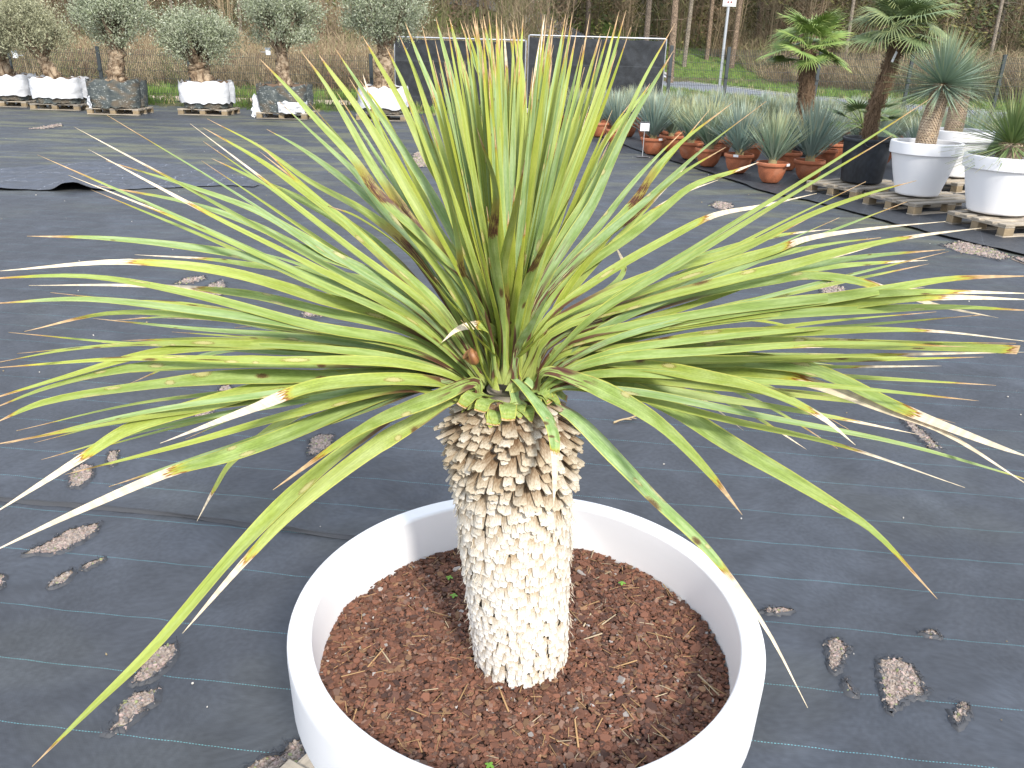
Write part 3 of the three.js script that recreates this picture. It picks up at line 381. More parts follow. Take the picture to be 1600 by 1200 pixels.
const traced = [
['g',-0.254,1.338,-1.503,-0.332,1.391,-1.548,-0.418,1.442,-1.589,-0.506,1.491,-1.623,-0.615,1.541,-1.658],
['q',-0.205,1.357,-1.500,-0.289,1.409,-1.546,-0.397,1.455,-1.586,-0.496,1.511,-1.625,-0.605,1.558,-1.657],
['g',-0.264,1.390,-1.632,-0.360,1.447,-1.699,-0.456,1.498,-1.754,-0.529,1.529,-1.786],
['g',-0.252,1.334,-1.543,-0.342,1.377,-1.596,-0.433,1.413,-1.637,-0.525,1.443,-1.671,-0.621,1.477,-1.703],
['g',-0.224,1.325,-1.359,-0.315,1.371,-1.357,-0.362,1.402,-1.354,-0.427,1.442,-1.345,-0.519,1.481,-1.323,-0.632,1.524,-1.285],
['g',-0.224,1.325,-1.359,-0.362,1.382,-1.349,-0.428,1.418,-1.340,-0.520,1.456,-1.317,-0.649,1.489,-1.271],
['t',-0.241,1.284,-1.464,-0.392,1.299,-1.507,-0.494,1.303,-1.526,-0.581,1.309,-1.540,-0.739,1.310,-1.558],
['g',-0.196,1.294,-1.313,-0.313,1.344,-1.277,-0.410,1.381,-1.268,-0.513,1.406,-1.237,-0.612,1.424,-1.197,-0.697,1.434,-1.153],
['t',-0.164,1.262,-1.313,-0.313,1.318,-1.271,-0.439,1.377,-1.202,-0.564,1.397,-1.166,-0.712,1.398,-1.092],
['g',-0.164,1.231,-1.303,-0.314,1.272,-1.260,-0.476,1.351,-1.165,-0.589,1.395,-1.089,-0.714,1.399,-1.046],
['w',-0.175,1.252,-1.307,-0.320,1.290,-1.291,-0.417,1.319,-1.272,-0.496,1.335,-1.247,-0.606,1.351,-1.201,-0.707,1.362,-1.150],
['g',-0.174,1.231,-1.301,-0.314,1.271,-1.260,-0.477,1.328,-1.160,-0.612,1.353,-1.120,-0.718,1.359,-1.066],
['t',-0.174,1.226,-1.299,-0.320,1.259,-1.283,-0.508,1.297,-1.231,-0.618,1.311,-1.184,-0.713,1.299,-1.127],
['s',-0.166,1.203,-1.316,-0.324,1.223,-1.290,-0.449,1.246,-1.242,-0.556,1.267,-1.176,-0.638,1.281,-1.105,-0.700,1.287,-1.032],
['g',-0.166,1.187,-1.310,-0.324,1.225,-1.290,-0.448,1.244,-1.241,-0.556,1.253,-1.170,-0.643,1.246,-1.084,-0.709,1.244,-0.996],
['s',-0.166,1.187,-1.310,-0.323,1.200,-1.281,-0.448,1.218,-1.232,-0.579,1.237,-1.145,-0.654,1.238,-1.067,-0.704,1.231,-0.997],
['s',-0.154,1.177,-1.307,-0.323,1.180,-1.273,-0.462,1.197,-1.215,-0.555,1.207,-1.153,-0.660,1.220,-1.051,-0.698,1.213,-0.995],
['g',-0.154,1.177,-1.307,-0.322,1.158,-1.264,-0.447,1.161,-1.206,-0.515,1.162,-1.161,-0.575,1.167,-1.112,-0.708,1.192,-0.963],
['t',-0.154,1.172,-1.305,-0.322,1.178,-1.272,-0.475,1.164,-1.191,-0.575,1.154,-1.106,-0.620,1.135,-1.046,-0.686,1.109,-0.931],
['w',-0.110,1.167,-1.305,-0.218,1.145,-1.285,-0.367,1.099,-1.215,-0.455,1.085,-1.158,-0.518,1.083,-1.110,-0.614,1.073,-1.003,-0.680,1.070,-0.899],
['w',-0.118,1.176,-1.268,-0.297,1.208,-1.170,-0.373,1.206,-1.083,-0.451,1.217,-0.943],
['t',-0.059,1.177,-1.276,-0.125,1.168,-1.232,-0.199,1.160,-1.166,-0.244,1.152,-1.110,-0.319,1.139,-0.967],
['g',-0.121,1.147,-1.296,-0.257,1.078,-1.242,-0.351,1.016,-1.168,-0.423,0.960,-1.080,-0.500,0.896,-0.932,-0.549,0.876,-0.821,-0.575,0.870,-0.745],
['t',-0.088,1.141,-1.298,-0.174,1.095,-1.274,-0.227,1.067,-1.253,-0.352,0.989,-1.165,-0.417,0.936,-1.086,-0.479,0.883,-0.980],
['t',-0.128,1.142,-1.383,-0.404,1.027,-1.477,-0.565,0.904,-1.484,-0.608,0.841,-1.475,-0.647,0.773,-1.461],
['g',-0.110,1.161,-1.306,-0.261,1.123,-1.273,-0.389,1.097,-1.217,-0.502,1.084,-1.145,-0.595,1.081,-1.063],
['g',-0.139,1.180,-1.380,-0.288,1.173,-1.437,-0.469,1.159,-1.479,-0.626,1.123,-1.492,-0.757,1.067,-1.487],
['g',-0.141,1.163,-1.390,-0.320,1.118,-1.459,-0.509,1.069,-1.501,-0.731,0.985,-1.517],
['d',-0.000,1.184,-1.287,0.051,1.163,-1.212,0.067,1.147,-1.163,0.069,1.127,-1.114,0.064,1.098,-1.012],
['d',0.022,1.176,-1.307,0.076,1.134,-1.295,0.112,1.114,-1.286,0.184,1.055,-1.251,0.253,1.001,-1.202,0.317,0.959,-1.149,0.354,0.930,-1.105,0.403,0.883,-1.024,0.439,0.831,-0.920],
['t',0.053,1.196,-1.284,0.115,1.195,-1.251,0.170,1.186,-1.207,0.228,1.172,-1.145,0.284,1.145,-1.047,0.315,1.126,-0.958],
['g',0.076,1.192,-1.317,0.145,1.183,-1.311,0.268,1.143,-1.274,0.366,1.102,-1.218,0.440,1.078,-1.164,0.505,1.059,-1.103,0.546,1.046,-1.055,0.601,1.005,-0.949],
['t',0.107,1.210,-1.288,0.208,1.225,-1.250,0.296,1.231,-1.196,0.361,1.238,-1.140,0.430,1.234,-1.053,0.462,1.220,-0.989],
['g',0.116,1.168,-1.397,0.243,1.151,-1.463,0.439,1.107,-1.526,0.555,1.062,-1.544,0.703,0.984,-1.549],
['w',0.076,1.197,-1.318,0.174,1.209,-1.318,0.299,1.224,-1.296,0.398,1.234,-1.261,0.483,1.238,-1.214,0.573,1.217,-1.134,0.622,1.211,-1.082,0.675,1.209,-1.014,0.697,1.211,-0.983],
['w',0.072,1.189,-1.315,0.153,1.188,-1.312,0.246,1.200,-1.301,0.370,1.214,-1.266,0.453,1.220,-1.225,0.563,1.208,-1.139,0.623,1.203,-1.076,0.695,1.177,-0.963],
['x',0.076,1.199,-1.319,0.217,1.225,-1.318,0.368,1.259,-1.283,0.557,1.296,-1.180,0.639,1.320,-1.110,0.688,1.337,-1.056],
['t',0.075,1.212,-1.311,0.212,1.246,-1.292,0.336,1.285,-1.247,0.444,1.314,-1.178,0.526,1.339,-1.123,0.605,1.343,-1.110,0.705,1.348,-1.061],
['y',0.080,1.189,-1.405,0.250,1.191,-1.542,0.424,1.189,-1.639,0.555,1.168,-1.686,0.659,1.138,-1.710],
['g',0.075,1.222,-1.315,0.211,1.266,-1.298,0.352,1.313,-1.245,0.518,1.371,-1.118,0.609,1.382,-1.102,0.701,1.392,-1.061],
['t',0.075,1.227,-1.317,0.211,1.271,-1.299,0.351,1.323,-1.247,0.441,1.358,-1.190,0.515,1.397,-1.124,0.605,1.420,-1.112,0.693,1.436,-1.076],
['t',0.075,1.227,-1.317,0.307,1.311,-1.269,0.492,1.382,-1.147,0.557,1.410,-1.075,0.709,1.408,-1.090],
['t',0.075,1.222,-1.315,0.307,1.302,-1.267,0.493,1.371,-1.144,0.558,1.403,-1.073,0.712,1.399,-1.091],
['w',0.064,1.228,-1.330,0.215,1.287,-1.339,0.335,1.336,-1.318,0.414,1.363,-1.290,0.462,1.379,-1.267,0.523,1.383,-1.228,0.578,1.375,-1.183,0.617,1.370,-1.147,0.670,1.372,-1.090],
['g',0.064,1.233,-1.334,0.215,1.295,-1.350,0.370,1.346,-1.335,0.476,1.383,-1.313,0.559,1.408,-1.287,0.658,1.431,-1.248],
['t',0.065,1.228,-1.347,0.223,1.281,-1.395,0.394,1.319,-1.422,0.545,1.349,-1.440,0.653,1.361,-1.447,0.739,1.367,-1.451],
['t',0.058,1.242,-1.323,0.209,1.313,-1.310,0.355,1.367,-1.284,0.424,1.391,-1.270,0.489,1.418,-1.253,0.550,1.442,-1.232,0.608,1.461,-1.209,0.668,1.478,-1.181],
['g',0.054,1.227,-1.366,0.231,1.286,-1.461,0.416,1.330,-1.519,0.510,1.352,-1.541,0.605,1.369,-1.559,0.702,1.381,-1.572],
['w',0.053,1.238,-1.333,0.213,1.318,-1.350,0.365,1.382,-1.335,0.426,1.407,-1.323,0.469,1.428,-1.313,0.567,1.455,-1.281,0.649,1.474,-1.247],
['t',0.055,1.225,-1.389,0.241,1.291,-1.535,0.401,1.333,-1.615,0.531,1.360,-1.662,0.648,1.371,-1.692],
['g',0.047,1.247,-1.340,0.139,1.306,-1.362,0.266,1.360,-1.365,0.367,1.396,-1.353,0.478,1.464,-1.334,0.556,1.503,-1.313,0.614,1.527,-1.293],
['w',0.048,1.251,-1.365,0.143,1.320,-1.418,0.278,1.396,-1.455,0.352,1.434,-1.464,0.432,1.453,-1.462,0.522,1.479,-1.454],
['t',0.042,1.258,-1.377,0.109,1.326,-1.435,0.205,1.389,-1.478,0.262,1.433,-1.499,0.319,1.477,-1.516,0.394,1.505,-1.521,0.434,1.521,-1.523],
['w',0.043,1.250,-1.404,0.114,1.311,-1.493,0.189,1.359,-1.556,0.262,1.408,-1.611,0.328,1.442,-1.648,0.401,1.466,-1.677],
['r',0.040,1.267,-1.388,0.092,1.324,-1.440,0.164,1.389,-1.488,0.206,1.415,-1.504,0.268,1.470,-1.531,0.312,1.502,-1.544,0.379,1.542,-1.556],
['r',0.039,1.270,-1.378,0.097,1.339,-1.428,0.164,1.399,-1.461,0.216,1.457,-1.485,0.246,1.506,-1.501,0.286,1.550,-1.512,0.375,1.622,-1.522],
['g',0.039,1.276,-1.375,0.096,1.342,-1.417,0.159,1.398,-1.444,0.221,1.450,-1.462,0.271,1.497,-1.473,0.323,1.546,-1.481,0.421,1.627,-1.483],
['g',0.037,1.268,-1.421,0.089,1.322,-1.493,0.159,1.389,-1.568,0.218,1.454,-1.628,0.272,1.506,-1.673,0.328,1.555,-1.712],
['g',0.030,1.280,-1.381,0.084,1.371,-1.438,0.134,1.445,-1.473,0.160,1.504,-1.494,0.191,1.574,-1.514,0.237,1.655,-1.530,0.264,1.703,-1.537],
['g',0.028,1.287,-1.398,0.085,1.386,-1.475,0.137,1.465,-1.528,0.177,1.541,-1.572,0.229,1.651,-1.630,0.286,1.750,-1.679],
['g',0.031,1.269,-1.459,0.092,1.360,-1.598,0.139,1.445,-1.698,0.176,1.519,-1.774,0.250,1.599,-1.851,0.280,1.637,-1.885],
['y',0.031,1.268,-1.420,0.089,1.372,-1.539,0.138,1.479,-1.634,0.189,1.564,-1.700,0.222,1.605,-1.731],
['p',-0.060,1.291,-1.375,-0.141,1.370,-1.414,-0.248,1.466,-1.441,-0.281,1.512,-1.449,-0.347,1.581,-1.454,-0.392,1.631,-1.454,-0.433,1.674,-1.451],
['g',-0.124,1.294,-1.483,-0.260,1.397,-1.612,-0.325,1.461,-1.671,-0.375,1.497,-1.704,-0.432,1.538,-1.740,-0.496,1.586,-1.777],
['p',-0.071,1.289,-1.381,-0.165,1.388,-1.433,-0.215,1.450,-1.455,-0.254,1.502,-1.468,-0.293,1.567,-1.481,-0.335,1.636,-1.490,-0.373,1.686,-1.492],
['q',-0.066,1.288,-1.384,-0.131,1.367,-1.431,-0.175,1.431,-1.459,-0.237,1.529,-1.489,-0.289,1.605,-1.503,-0.327,1.653,-1.509,-0.348,1.682,-1.511],
['g',-0.061,1.295,-1.402,-0.124,1.402,-1.480,-0.186,1.487,-1.533,-0.241,1.558,-1.572,-0.300,1.632,-1.611,-0.347,1.692,-1.641],
['q',-0.049,1.288,-1.385,-0.080,1.357,-1.427,-0.103,1.426,-1.460,-0.162,1.516,-1.493,-0.208,1.606,-1.516,-0.249,1.671,-1.527,-0.275,1.713,-1.531],
['g',-0.063,1.306,-1.444,-0.155,1.499,-1.605,-0.196,1.567,-1.652,-0.232,1.639,-1.697,-0.266,1.697,-1.732],
['g',-0.062,1.313,-1.420,-0.100,1.454,-1.517,-0.118,1.525,-1.558,-0.153,1.603,-1.601,-0.192,1.682,-1.642,-0.219,1.740,-1.671],
['g',-0.069,1.320,-1.439,-0.140,1.506,-1.573,-0.167,1.571,-1.612,-0.202,1.656,-1.660,-0.234,1.718,-1.693],
['g',-0.051,1.308,-1.438,-0.088,1.513,-1.598,-0.122,1.612,-1.661,-0.151,1.699,-1.712,-0.168,1.752,-1.741],
['g',-0.045,1.310,-1.433,-0.073,1.540,-1.601,-0.097,1.621,-1.650,-0.125,1.703,-1.696,-0.140,1.751,-1.722],
['g',-0.040,1.317,-1.450,-0.055,1.594,-1.660,-0.092,1.677,-1.710,-0.122,1.748,-1.751],
['t',-0.208,1.389,-1.598,-0.270,1.509,-1.701,-0.303,1.590,-1.761,-0.325,1.643,-1.799],
['y',-0.130,1.326,-1.553,-0.222,1.470,-1.716,-0.284,1.562,-1.802,-0.346,1.632,-1.862],
['g',-0.051,1.270,-1.448,-0.145,1.357,-1.580,-0.262,1.493,-1.730,-0.309,1.563,-1.790,-0.364,1.634,-1.848],
['g',-0.034,1.300,-1.428,-0.064,1.614,-1.661,-0.097,1.759,-1.743],
['y',-0.030,1.299,-1.430,-0.063,1.625,-1.674,-0.094,1.760,-1.752],
['y',-0.045,1.299,-1.431,-0.078,1.647,-1.687,-0.113,1.747,-1.745],
['y',-0.038,1.308,-1.443,-0.073,1.658,-1.703,-0.101,1.743,-1.753],
['y',-0.028,1.313,-1.426,-0.045,1.616,-1.627,-0.080,1.750,-1.698],
['g',-0.026,1.310,-1.435,-0.053,1.648,-1.675,-0.076,1.759,-1.737],
['g',-0.023,1.323,-1.429,-0.049,1.649,-1.633,-0.064,1.763,-1.691],
['g',-0.016,1.301,-1.428,-0.039,1.648,-1.679,-0.051,1.759,-1.740],
['t',-0.011,1.296,-1.444,-0.025,1.623,-1.721,-0.037,1.743,-1.798],
['y',-0.005,1.298,-1.437,-0.011,1.648,-1.711,-0.026,1.739,-1.766],
['y',-0.005,1.303,-1.421,-0.001,1.639,-1.649,-0.019,1.747,-1.708],
['g',0.001,1.311,-1.434,0.007,1.616,-1.651,-0.012,1.749,-1.726],
['g',0.000,1.319,-1.448,-0.002,1.649,-1.687,0.002,1.760,-1.750],
['y',0.008,1.317,-1.456,0.027,1.637,-1.703,0.035,1.719,-1.752],
['w',0.004,1.309,-1.441,0.030,1.650,-1.691,0.044,1.762,-1.755],
['g',0.006,1.318,-1.452,0.040,1.638,-1.690,0.060,1.762,-1.762],
['y',0.009,1.313,-1.472,0.048,1.624,-1.740,0.065,1.708,-1.796],
['g',0.012,1.319,-1.449,0.059,1.605,-1.662,0.085,1.765,-1.754],
['g',0.012,1.310,-1.439,0.077,1.617,-1.667,0.097,1.765,-1.751],
['y',0.016,1.310,-1.440,0.083,1.606,-1.662,0.108,1.741,-1.740],
['y',0.013,1.291,-1.465,0.070,1.529,-1.716,0.076,1.684,-1.835],
['t',0.018,1.314,-1.426,0.099,1.597,-1.617,0.128,1.763,-1.704],
['g',0.021,1.299,-1.437,0.115,1.594,-1.674,0.155,1.731,-1.756],
['g',0.024,1.309,-1.443,0.127,1.595,-1.663,0.173,1.745,-1.751],
['g',0.024,1.305,-1.415,0.140,1.610,-1.612,0.182,1.770,-1.693],
['g',0.027,1.306,-1.413,0.151,1.622,-1.612,0.194,1.771,-1.686],
['y',0.027,1.296,-1.407,0.158,1.611,-1.611,0.204,1.742,-1.677],
['y',0.021,1.292,-1.418,0.108,1.530,-1.603,0.154,1.719,-1.713],
['r',-0.018,1.310,-1.245,-0.032,1.447,-1.132,-0.027,1.533,-1.035,-0.044,1.622,-0.889],
['q',-0.013,1.308,-1.251,-0.019,1.385,-1.198,-0.006,1.478,-1.114,0.008,1.579,-0.989],
['r',0.009,1.300,-1.246,0.024,1.393,-1.171,0.047,1.473,-1.084,0.068,1.554,-0.970],
['p',-0.044,1.293,-1.261,-0.079,1.383,-1.197,-0.083,1.441,-1.153,-0.094,1.555,-1.032,-0.103,1.632,-0.909],
['w',-0.034,1.229,-1.303,-0.031,1.252,-1.302,-0.043,1.267,-1.298,-0.066,1.274,-1.289,-0.092,1.270,-1.278,-0.117,1.252,-1.262],
['y',-0.070,1.283,-1.255,-0.102,1.337,-1.214,-0.148,1.427,-1.129,-0.196,1.501,-1.014,-0.218,1.526,-0.950],
['t',0.082,1.205,-1.468,0.163,1.232,-1.596,0.231,1.273,-1.702,0.211,1.318,-1.742],
];
for (const [type, ...p] of traced) { const pts = []; for (let i = 0; i < p.length; i += 3) pts.push(V(p[i], p[i + 1], p[i + 2])); const e = pts[pts.length - 1], up = e.y > 1.55, nearest = e.y < 1.24 && e.z > -1.12; leaf(pts, type, (nearest ? rr(0.028, 0.034) : up ? rr(0.0160, 0.0215) : rr(0.0185, 0.0250)) * (type === 'y' ? 0.75 : 1)); }
// the rest of the crown: upright heart, the far side, and the undersides
const filler = (n, az0, az1, el0, el1, l0, l1, droop, kinds, w0 = 0.0125, w1 = 0.0185) => { for (let i = 0; i < n; i++) { const az = rr(az0, az1), el = rr(el0, el1), L = Math.min(rr(l0, l1), rr(0.46, 0.57) / Math.max(0.1, Math.sin(el))), p = []; for (let k = 1; k <= 4; k++) { const s = k / 4, d = L * s; p.push(V(crown.x + Math.cos(az) * Math.cos(el) * d, crown.y + Math.sin(el) * d - droop * rr(0.8, 1.2) * s * s * L, crown.z + Math.sin(az) * Math.cos(el) * d)); } leaf(p, pick(kinds), rr(w0, w1), Math.cos(el)); } };
filler(72, -2.45, -0.8, 1.08, 1.45, 0.56, 0.70, 0.0, ['g', 'g', 'g', 'g', 'y', 'b']);
filler(20, -2.75, -0.45, 0.6, 1.05, 0.55, 0.72, 0.06, ['g', 'g', 'y', 't']);
filler(9, -0.45, 0.2, 0.25, 0.65, 0.68, 0.8, 0.03, ['g', 'g', 'g', 't']);
filler(9, -3.4, -2.7, 0.2, 0.65, 0.68, 0.8, 0.03, ['g', 'g', 'g', 't']);
filler(11, -2.9, -0.3, 0.1, 0.5, 0.6, 0.76, 0.16, ['g', 't', 's']);
filler(19, 2.8, 3.5, -0.12, 0.26, 0.7, 0.84, 0.09, ['g', 'g', 'g', 't', 's']);
filler(19, -0.4, 0.42, -0.08, 0.36, 0.7, 0.84, 0.07, ['g', 'g', 'g', 't', 's']);
filler(9, -3.3, 0.2, -0.2, 0.1, 0.5, 0.66, 0.30, ['t', 's', 'w']);
filler(22, 0, 6.283, 1.1, 1.5, 0.2, 0.42, 0, ['g', 'y'], 0.016, 0.022);
filler(7, 0.5, 2.6, 0.75, 1.2, 0.16, 0.3, 0.02, ['g', 'y'], 0.016, 0.022);
{ // short green stubs of leaf bases round the foot of the crown
  const m = skins.g[0]; for (let i = 0; i < 22; i++) { const az = rr(0.0, 3.14), r = 0.06, y = rr(1.128, 1.16), c = Math.cos(az), s = Math.sin(az), L = rr(0.02, 0.045); const b = [V(crown.x + c * r * 0.8, y, crown.z + s * r * 0.8), V(crown.x + c * (r + L * 0.5), y + 0.006, crown.z + s * (r + L * 0.5)), V(crown.x + c * (r + L), y - 0.006, crown.z + s * (r + L))]; mesh('leaf_stub', blade(b, 0.03, V(0, 1, 0.1), 0, i, i % 3 === 0), m, yucca); }
}
{ // the snail on the crown
  const t = thing('snail_shell', 'small glossy brown snail shell among the leaf bases of the big yucca', 'snail shell', [-0.070, 1.238, -1.235], 2.2), pts = [], rad = [];
  for (let i = 0; i <= 70; i++) { const a = i / 70 * 15, k = Math.exp(-0.155 * a); pts.push(V(Math.cos(a) * 0.0115 * k, 0.011 * (1 - k) * 1.35, Math.sin(a) * 0.0115 * k)); rad.push(0.0118 * k); }
  const m = std(0xffffff, 0.5, { map: tex(128, 128, (u, v) => mix3([150, 104, 62], [112, 72, 42], clamp(0.5 + 0.5 * Math.sin(u * 25) + 0.3 * tn(u, v, 20), 0, 1))) });
  const s = mesh('shell', tube(pts, rad, 16), m, t); s.rotation.set(0.9, 0, 0.4);
}
// ---------------------------------------------------------------- potted yuccas, palms and white pots on the right
// a tuft of narrow blades, each a folded strip; colours per blade
function tuft(o) {
  const r = rng(o.seed), pos = [], idx = [], col = [];
  for (let b = 0; b < o.n; b++) {
    const q = (b + 0.5) / o.n, el = o.el0 + (o.el1 - o.el0) * Math.pow(r(), o.pw ?? 1) , az = b * 2.39996 + r() * 0.5, L = o.L * (0.82 + 0.3 * r()), w = o.w * (0.8 + 0.4 * r()), dr = (o.droop ?? 0.05) * (0.5 + r()) * Math.cos(el);
    const ca = Math.cos(az), sa = Math.sin(az), sx = -sa, sz = ca, k = r(), base = mix3(o.a, o.b, k), tipc = r() < (o.dry ?? 0.25) ? o.tipDry : o.tip ?? base, tw = (r() - 0.5) * 1.2, N = 4, y0 = o.y0 ?? 0;
    for (let i = 0; i <= N; i++) {
      const s = i / N, d = L * s + 0.015, x = ca * Math.cos(el) * d, y = y0 + Math.sin(el) * d - dr * L * s * s + (o.stem ?? 0) * q, z = sa * Math.cos(el) * d, ww = w * (s < 0.3 ? 0.7 + s : Math.max(0.03, 1 - Math.pow((s - 0.3) / 0.7, 1.5))) * 0.5, a = tw * s, ux = sx * Math.cos(a), uy = Math.sin(a), uz = sz * Math.cos(a), c = mix3(base, tipc, sstep(s, 0.55, 1));
      pos.push(x - ux * ww, y - uy * ww, z - uz * ww, x, y - w * 0.16, z, x + ux * ww, y + uy * ww, z + uz * ww); for (let e = 0; e < 3; e++) col.push(...c);
      if (i) { const p = (b * (N + 1) + i) * 3; idx.push(p - 3, p, p + 1, p - 3, p + 1, p - 2, p - 2, p + 1, p + 2, p - 2, p + 2, p - 1); }
    }
  }
  return geo(pos, idx, null, col);
}
const bladeMat = std(0xffffff, 0.55, { vertexColors: true });
const terraMat = std(0xffffff, 0.75, { map: tex(256, 256, (u, v) => { const k = 1 + 0.08 * tn(u, v, 8) + 0.06 * tn(v, u, 34); return mix3([168 * k, 101 * k, 69 * k], [190, 142, 118], sstep(tn(u, v, 5), 0.25, 0.8) * 0.35); }) });
const potSoil = std(rgb(0.05, 0.034, 0.024), 1), tagMat = std(rgb(0.82, 0.83, 0.85), 0.5), fibreMat = std(rgb(0.30, 0.24, 0.12), 0.95);
const bowlGeo = lathe([[0.001, 0.002], [0.10, 0.002], [0.118, 0.014], [0.158, 0.07], [0.188, 0.16], [0.198, 0.225], [0.202, 0.231], [0.217, 0.233], [0.223, 0.242], [0.224, 0.274], [0.218, 0.284], [0.205, 0.284], [0.199, 0.276], [0.192, 0.235]], 40), bowlSoil = lathe([[0.001, 0.258], [0.1, 0.254], [0.197, 0.245]], 24);
const GA = { a: [0.22, 0.32, 0.28], b: [0.34, 0.43, 0.37], tip: [0.32, 0.38, 0.28], tipDry: [0.46, 0.41, 0.22] }, GB = { a: [0.24, 0.34, 0.25], b: [0.34, 0.43, 0.31], tip: [0.36, 0.40, 0.22], tipDry: [0.5, 0.45, 0.2] };
const tufts = [tuft({ ...GA, seed: 3, n: 280, el0: 0.62, el1: 1.5, L: 0.66, w: 0.022, droop: 0.04, stem: 0.1 }), tuft({ ...GB, seed: 4, n: 260, el0: 0.70, el1: 1.5, L: 0.63, w: 0.023, droop: 0.03, stem: 0.08 }), tuft({ ...GA, seed: 5, n: 290, el0: 0.52, el1: 1.5, L: 0.68, w: 0.022, droop: 0.06, stem: 0.12 }), tuft({ ...GB, seed: 6, n: 270, el0: 0.58, el1: 1.5, L: 0.64, w: 0.022, droop: 0.05, stem: 0.1, dry: 0.5 })];
const tuftStem = tube([V(0, 0, 0), V(0.004, 0.05, 0), V(0, 0.11, 0), V(0, 0.2, 0)], [0.055, 0.06, 0.055, 0.02], 12, 0.2, 30);
const ORD = ['first', 'second', 'third'], NTH = ['first', 'second', 'third', 'fourth', 'fifth', 'sixth', 'seventh', 'eighth', 'ninth', 'tenth', 'eleventh', 'twelfth', 'thirteenth', 'fourteenth', 'fifteenth', 'sixteenth'];
function potted(x, z, k, labelB, labelP, tagged, s = 1, groupB = 'terracotta bowls', groupP = 'young yuccas in terracotta bowls') {
  const y = fabricY(x, z) + 0.016, b = thing('terracotta_bowl', labelB, 'bowl', [x, y, z], rr(0, 6.3), groupB);
  mesh('bowl', bowlGeo, terraMat, b); mesh('soil', bowlSoil, potSoil, b);
  if (tagged) { const l = mesh('label_tag', new THREE.BoxGeometry(0.075, 0.034, 0.004), tagMat, b); b.rotation.y = 0; l.position.set(tagged * 0.1, 0.270, Math.sqrt(0.223 ** 2 - 0.01) + 0.003); l.rotation.y = tagged * 0.46; }
  const p = thing('yucca_plant', labelP, 'yucca', [x, y + 0.25, z], rr(0, 6.3), groupP);
  mesh('stem', tuftStem, fibreMat, p); const f = stuff(mesh('leaves', tufts[k], bladeMat, p)); p.scale.setScalar(s); return p;
}
const rowF = [[1.887, -16.6, 'leftmost bowl of the front row, behind the green leaf tips', 0], [2.37, -15.05, 'terracotta bowl beside the small white price sign', 1], [2.93, -14.5, 'terracotta bowl half hidden, third of the front row', 0], [3.06, -13.62, 'terracotta bowl under two long green leaf tips, fourth of the front row', 0], [3.36, -12.9, 'terracotta bowl with white tag at its rim centre, fifth of the front row', -1], [3.60, -11.95, 'nearest terracotta bowl, sixth of the front row, blue-green tuft', 1.6], [4.26, -12.36, 'terracotta bowl left of the black tub, seventh of the front row', 0]];
rowF.forEach(([x, z, l, t], i) => potted(x, z, [0, 2, 1, 3, 2, 1, 0][i], l, ['bluish yucca tuft at the left end of the front row of bowls', 'bluish yucca tuft in the bowl by the white price sign', 'yellow-green yucca tuft third in the front row of bowls', 'dense yucca tuft fourth in the front row of bowls', 'bluish yucca tuft fifth in the front row of bowls', 'fan-shaped light green yucca tuft in the nearest bowl', 'blue-grey yucca tuft just left of the black tub'][i], t, [1.02, 1.1, 1.04, 1.14, 1.1, 1.05, 1.2][i], 'front row of terracotta bowls', 'front row of potted yuccas'));
{
  const taken = rowF.map((q) => [q[0], q[1]]), dir = [0.90, -0.43], al = [-0.42, -0.907], org = [4.15, -12.5]; let n = 0;
  for (let r = 0; r < 11; r++) for (let c = -3; c < 13; c++) {
    const x = org[0] + dir[0] * r * 0.62 + al[0] * c * 0.86 + rr(-0.12, 0.12), z = org[1] + dir[1] * r * 0.62 + al[1] * c * 0.86 + rr(-0.12, 0.12);
    if (z > -12.4 || z < -21.6 || x < 0.35 - (z + 19) * 0.22 || x > 7.6 + (-z - 13) * 0.35 || (x > 4.3 && z > -12.6)) continue;
    if (x < 1.9 + (z + 16.5) * 0.42 || taken.some(([a, b]) => Math.hypot(a - x, b - z) < 0.64) || Math.hypot(x - 5.05, z + 15.5) < 0.55 || (Math.abs(x - 6.15) < 0.75 && Math.abs(z + 12.2) < 0.8) || (Math.abs(x - 6.9) < 0.7 && Math.abs(z + 11.5) < 0.9)) continue;
    taken.push([x, z]); n++; const near = r < 3;
    potted(x, z, Math.floor(rand() * 4), near ? `terracotta bowl in the ${ORD[r]} row behind the front bowls, ${NTH[c + 3]} from its near end` : 'terracotta bowl deep in the yucca rows', near ? `potted yucca tuft in the ${ORD[r]} row behind the front bowls, ${NTH[c + 3]} from its near end` : 'potted yucca tuft deep in the yucca rows', 0, rr(0.84, 1.0), 'terracotta bowls in the back rows', 'potted yuccas in the back rows');
  }
}
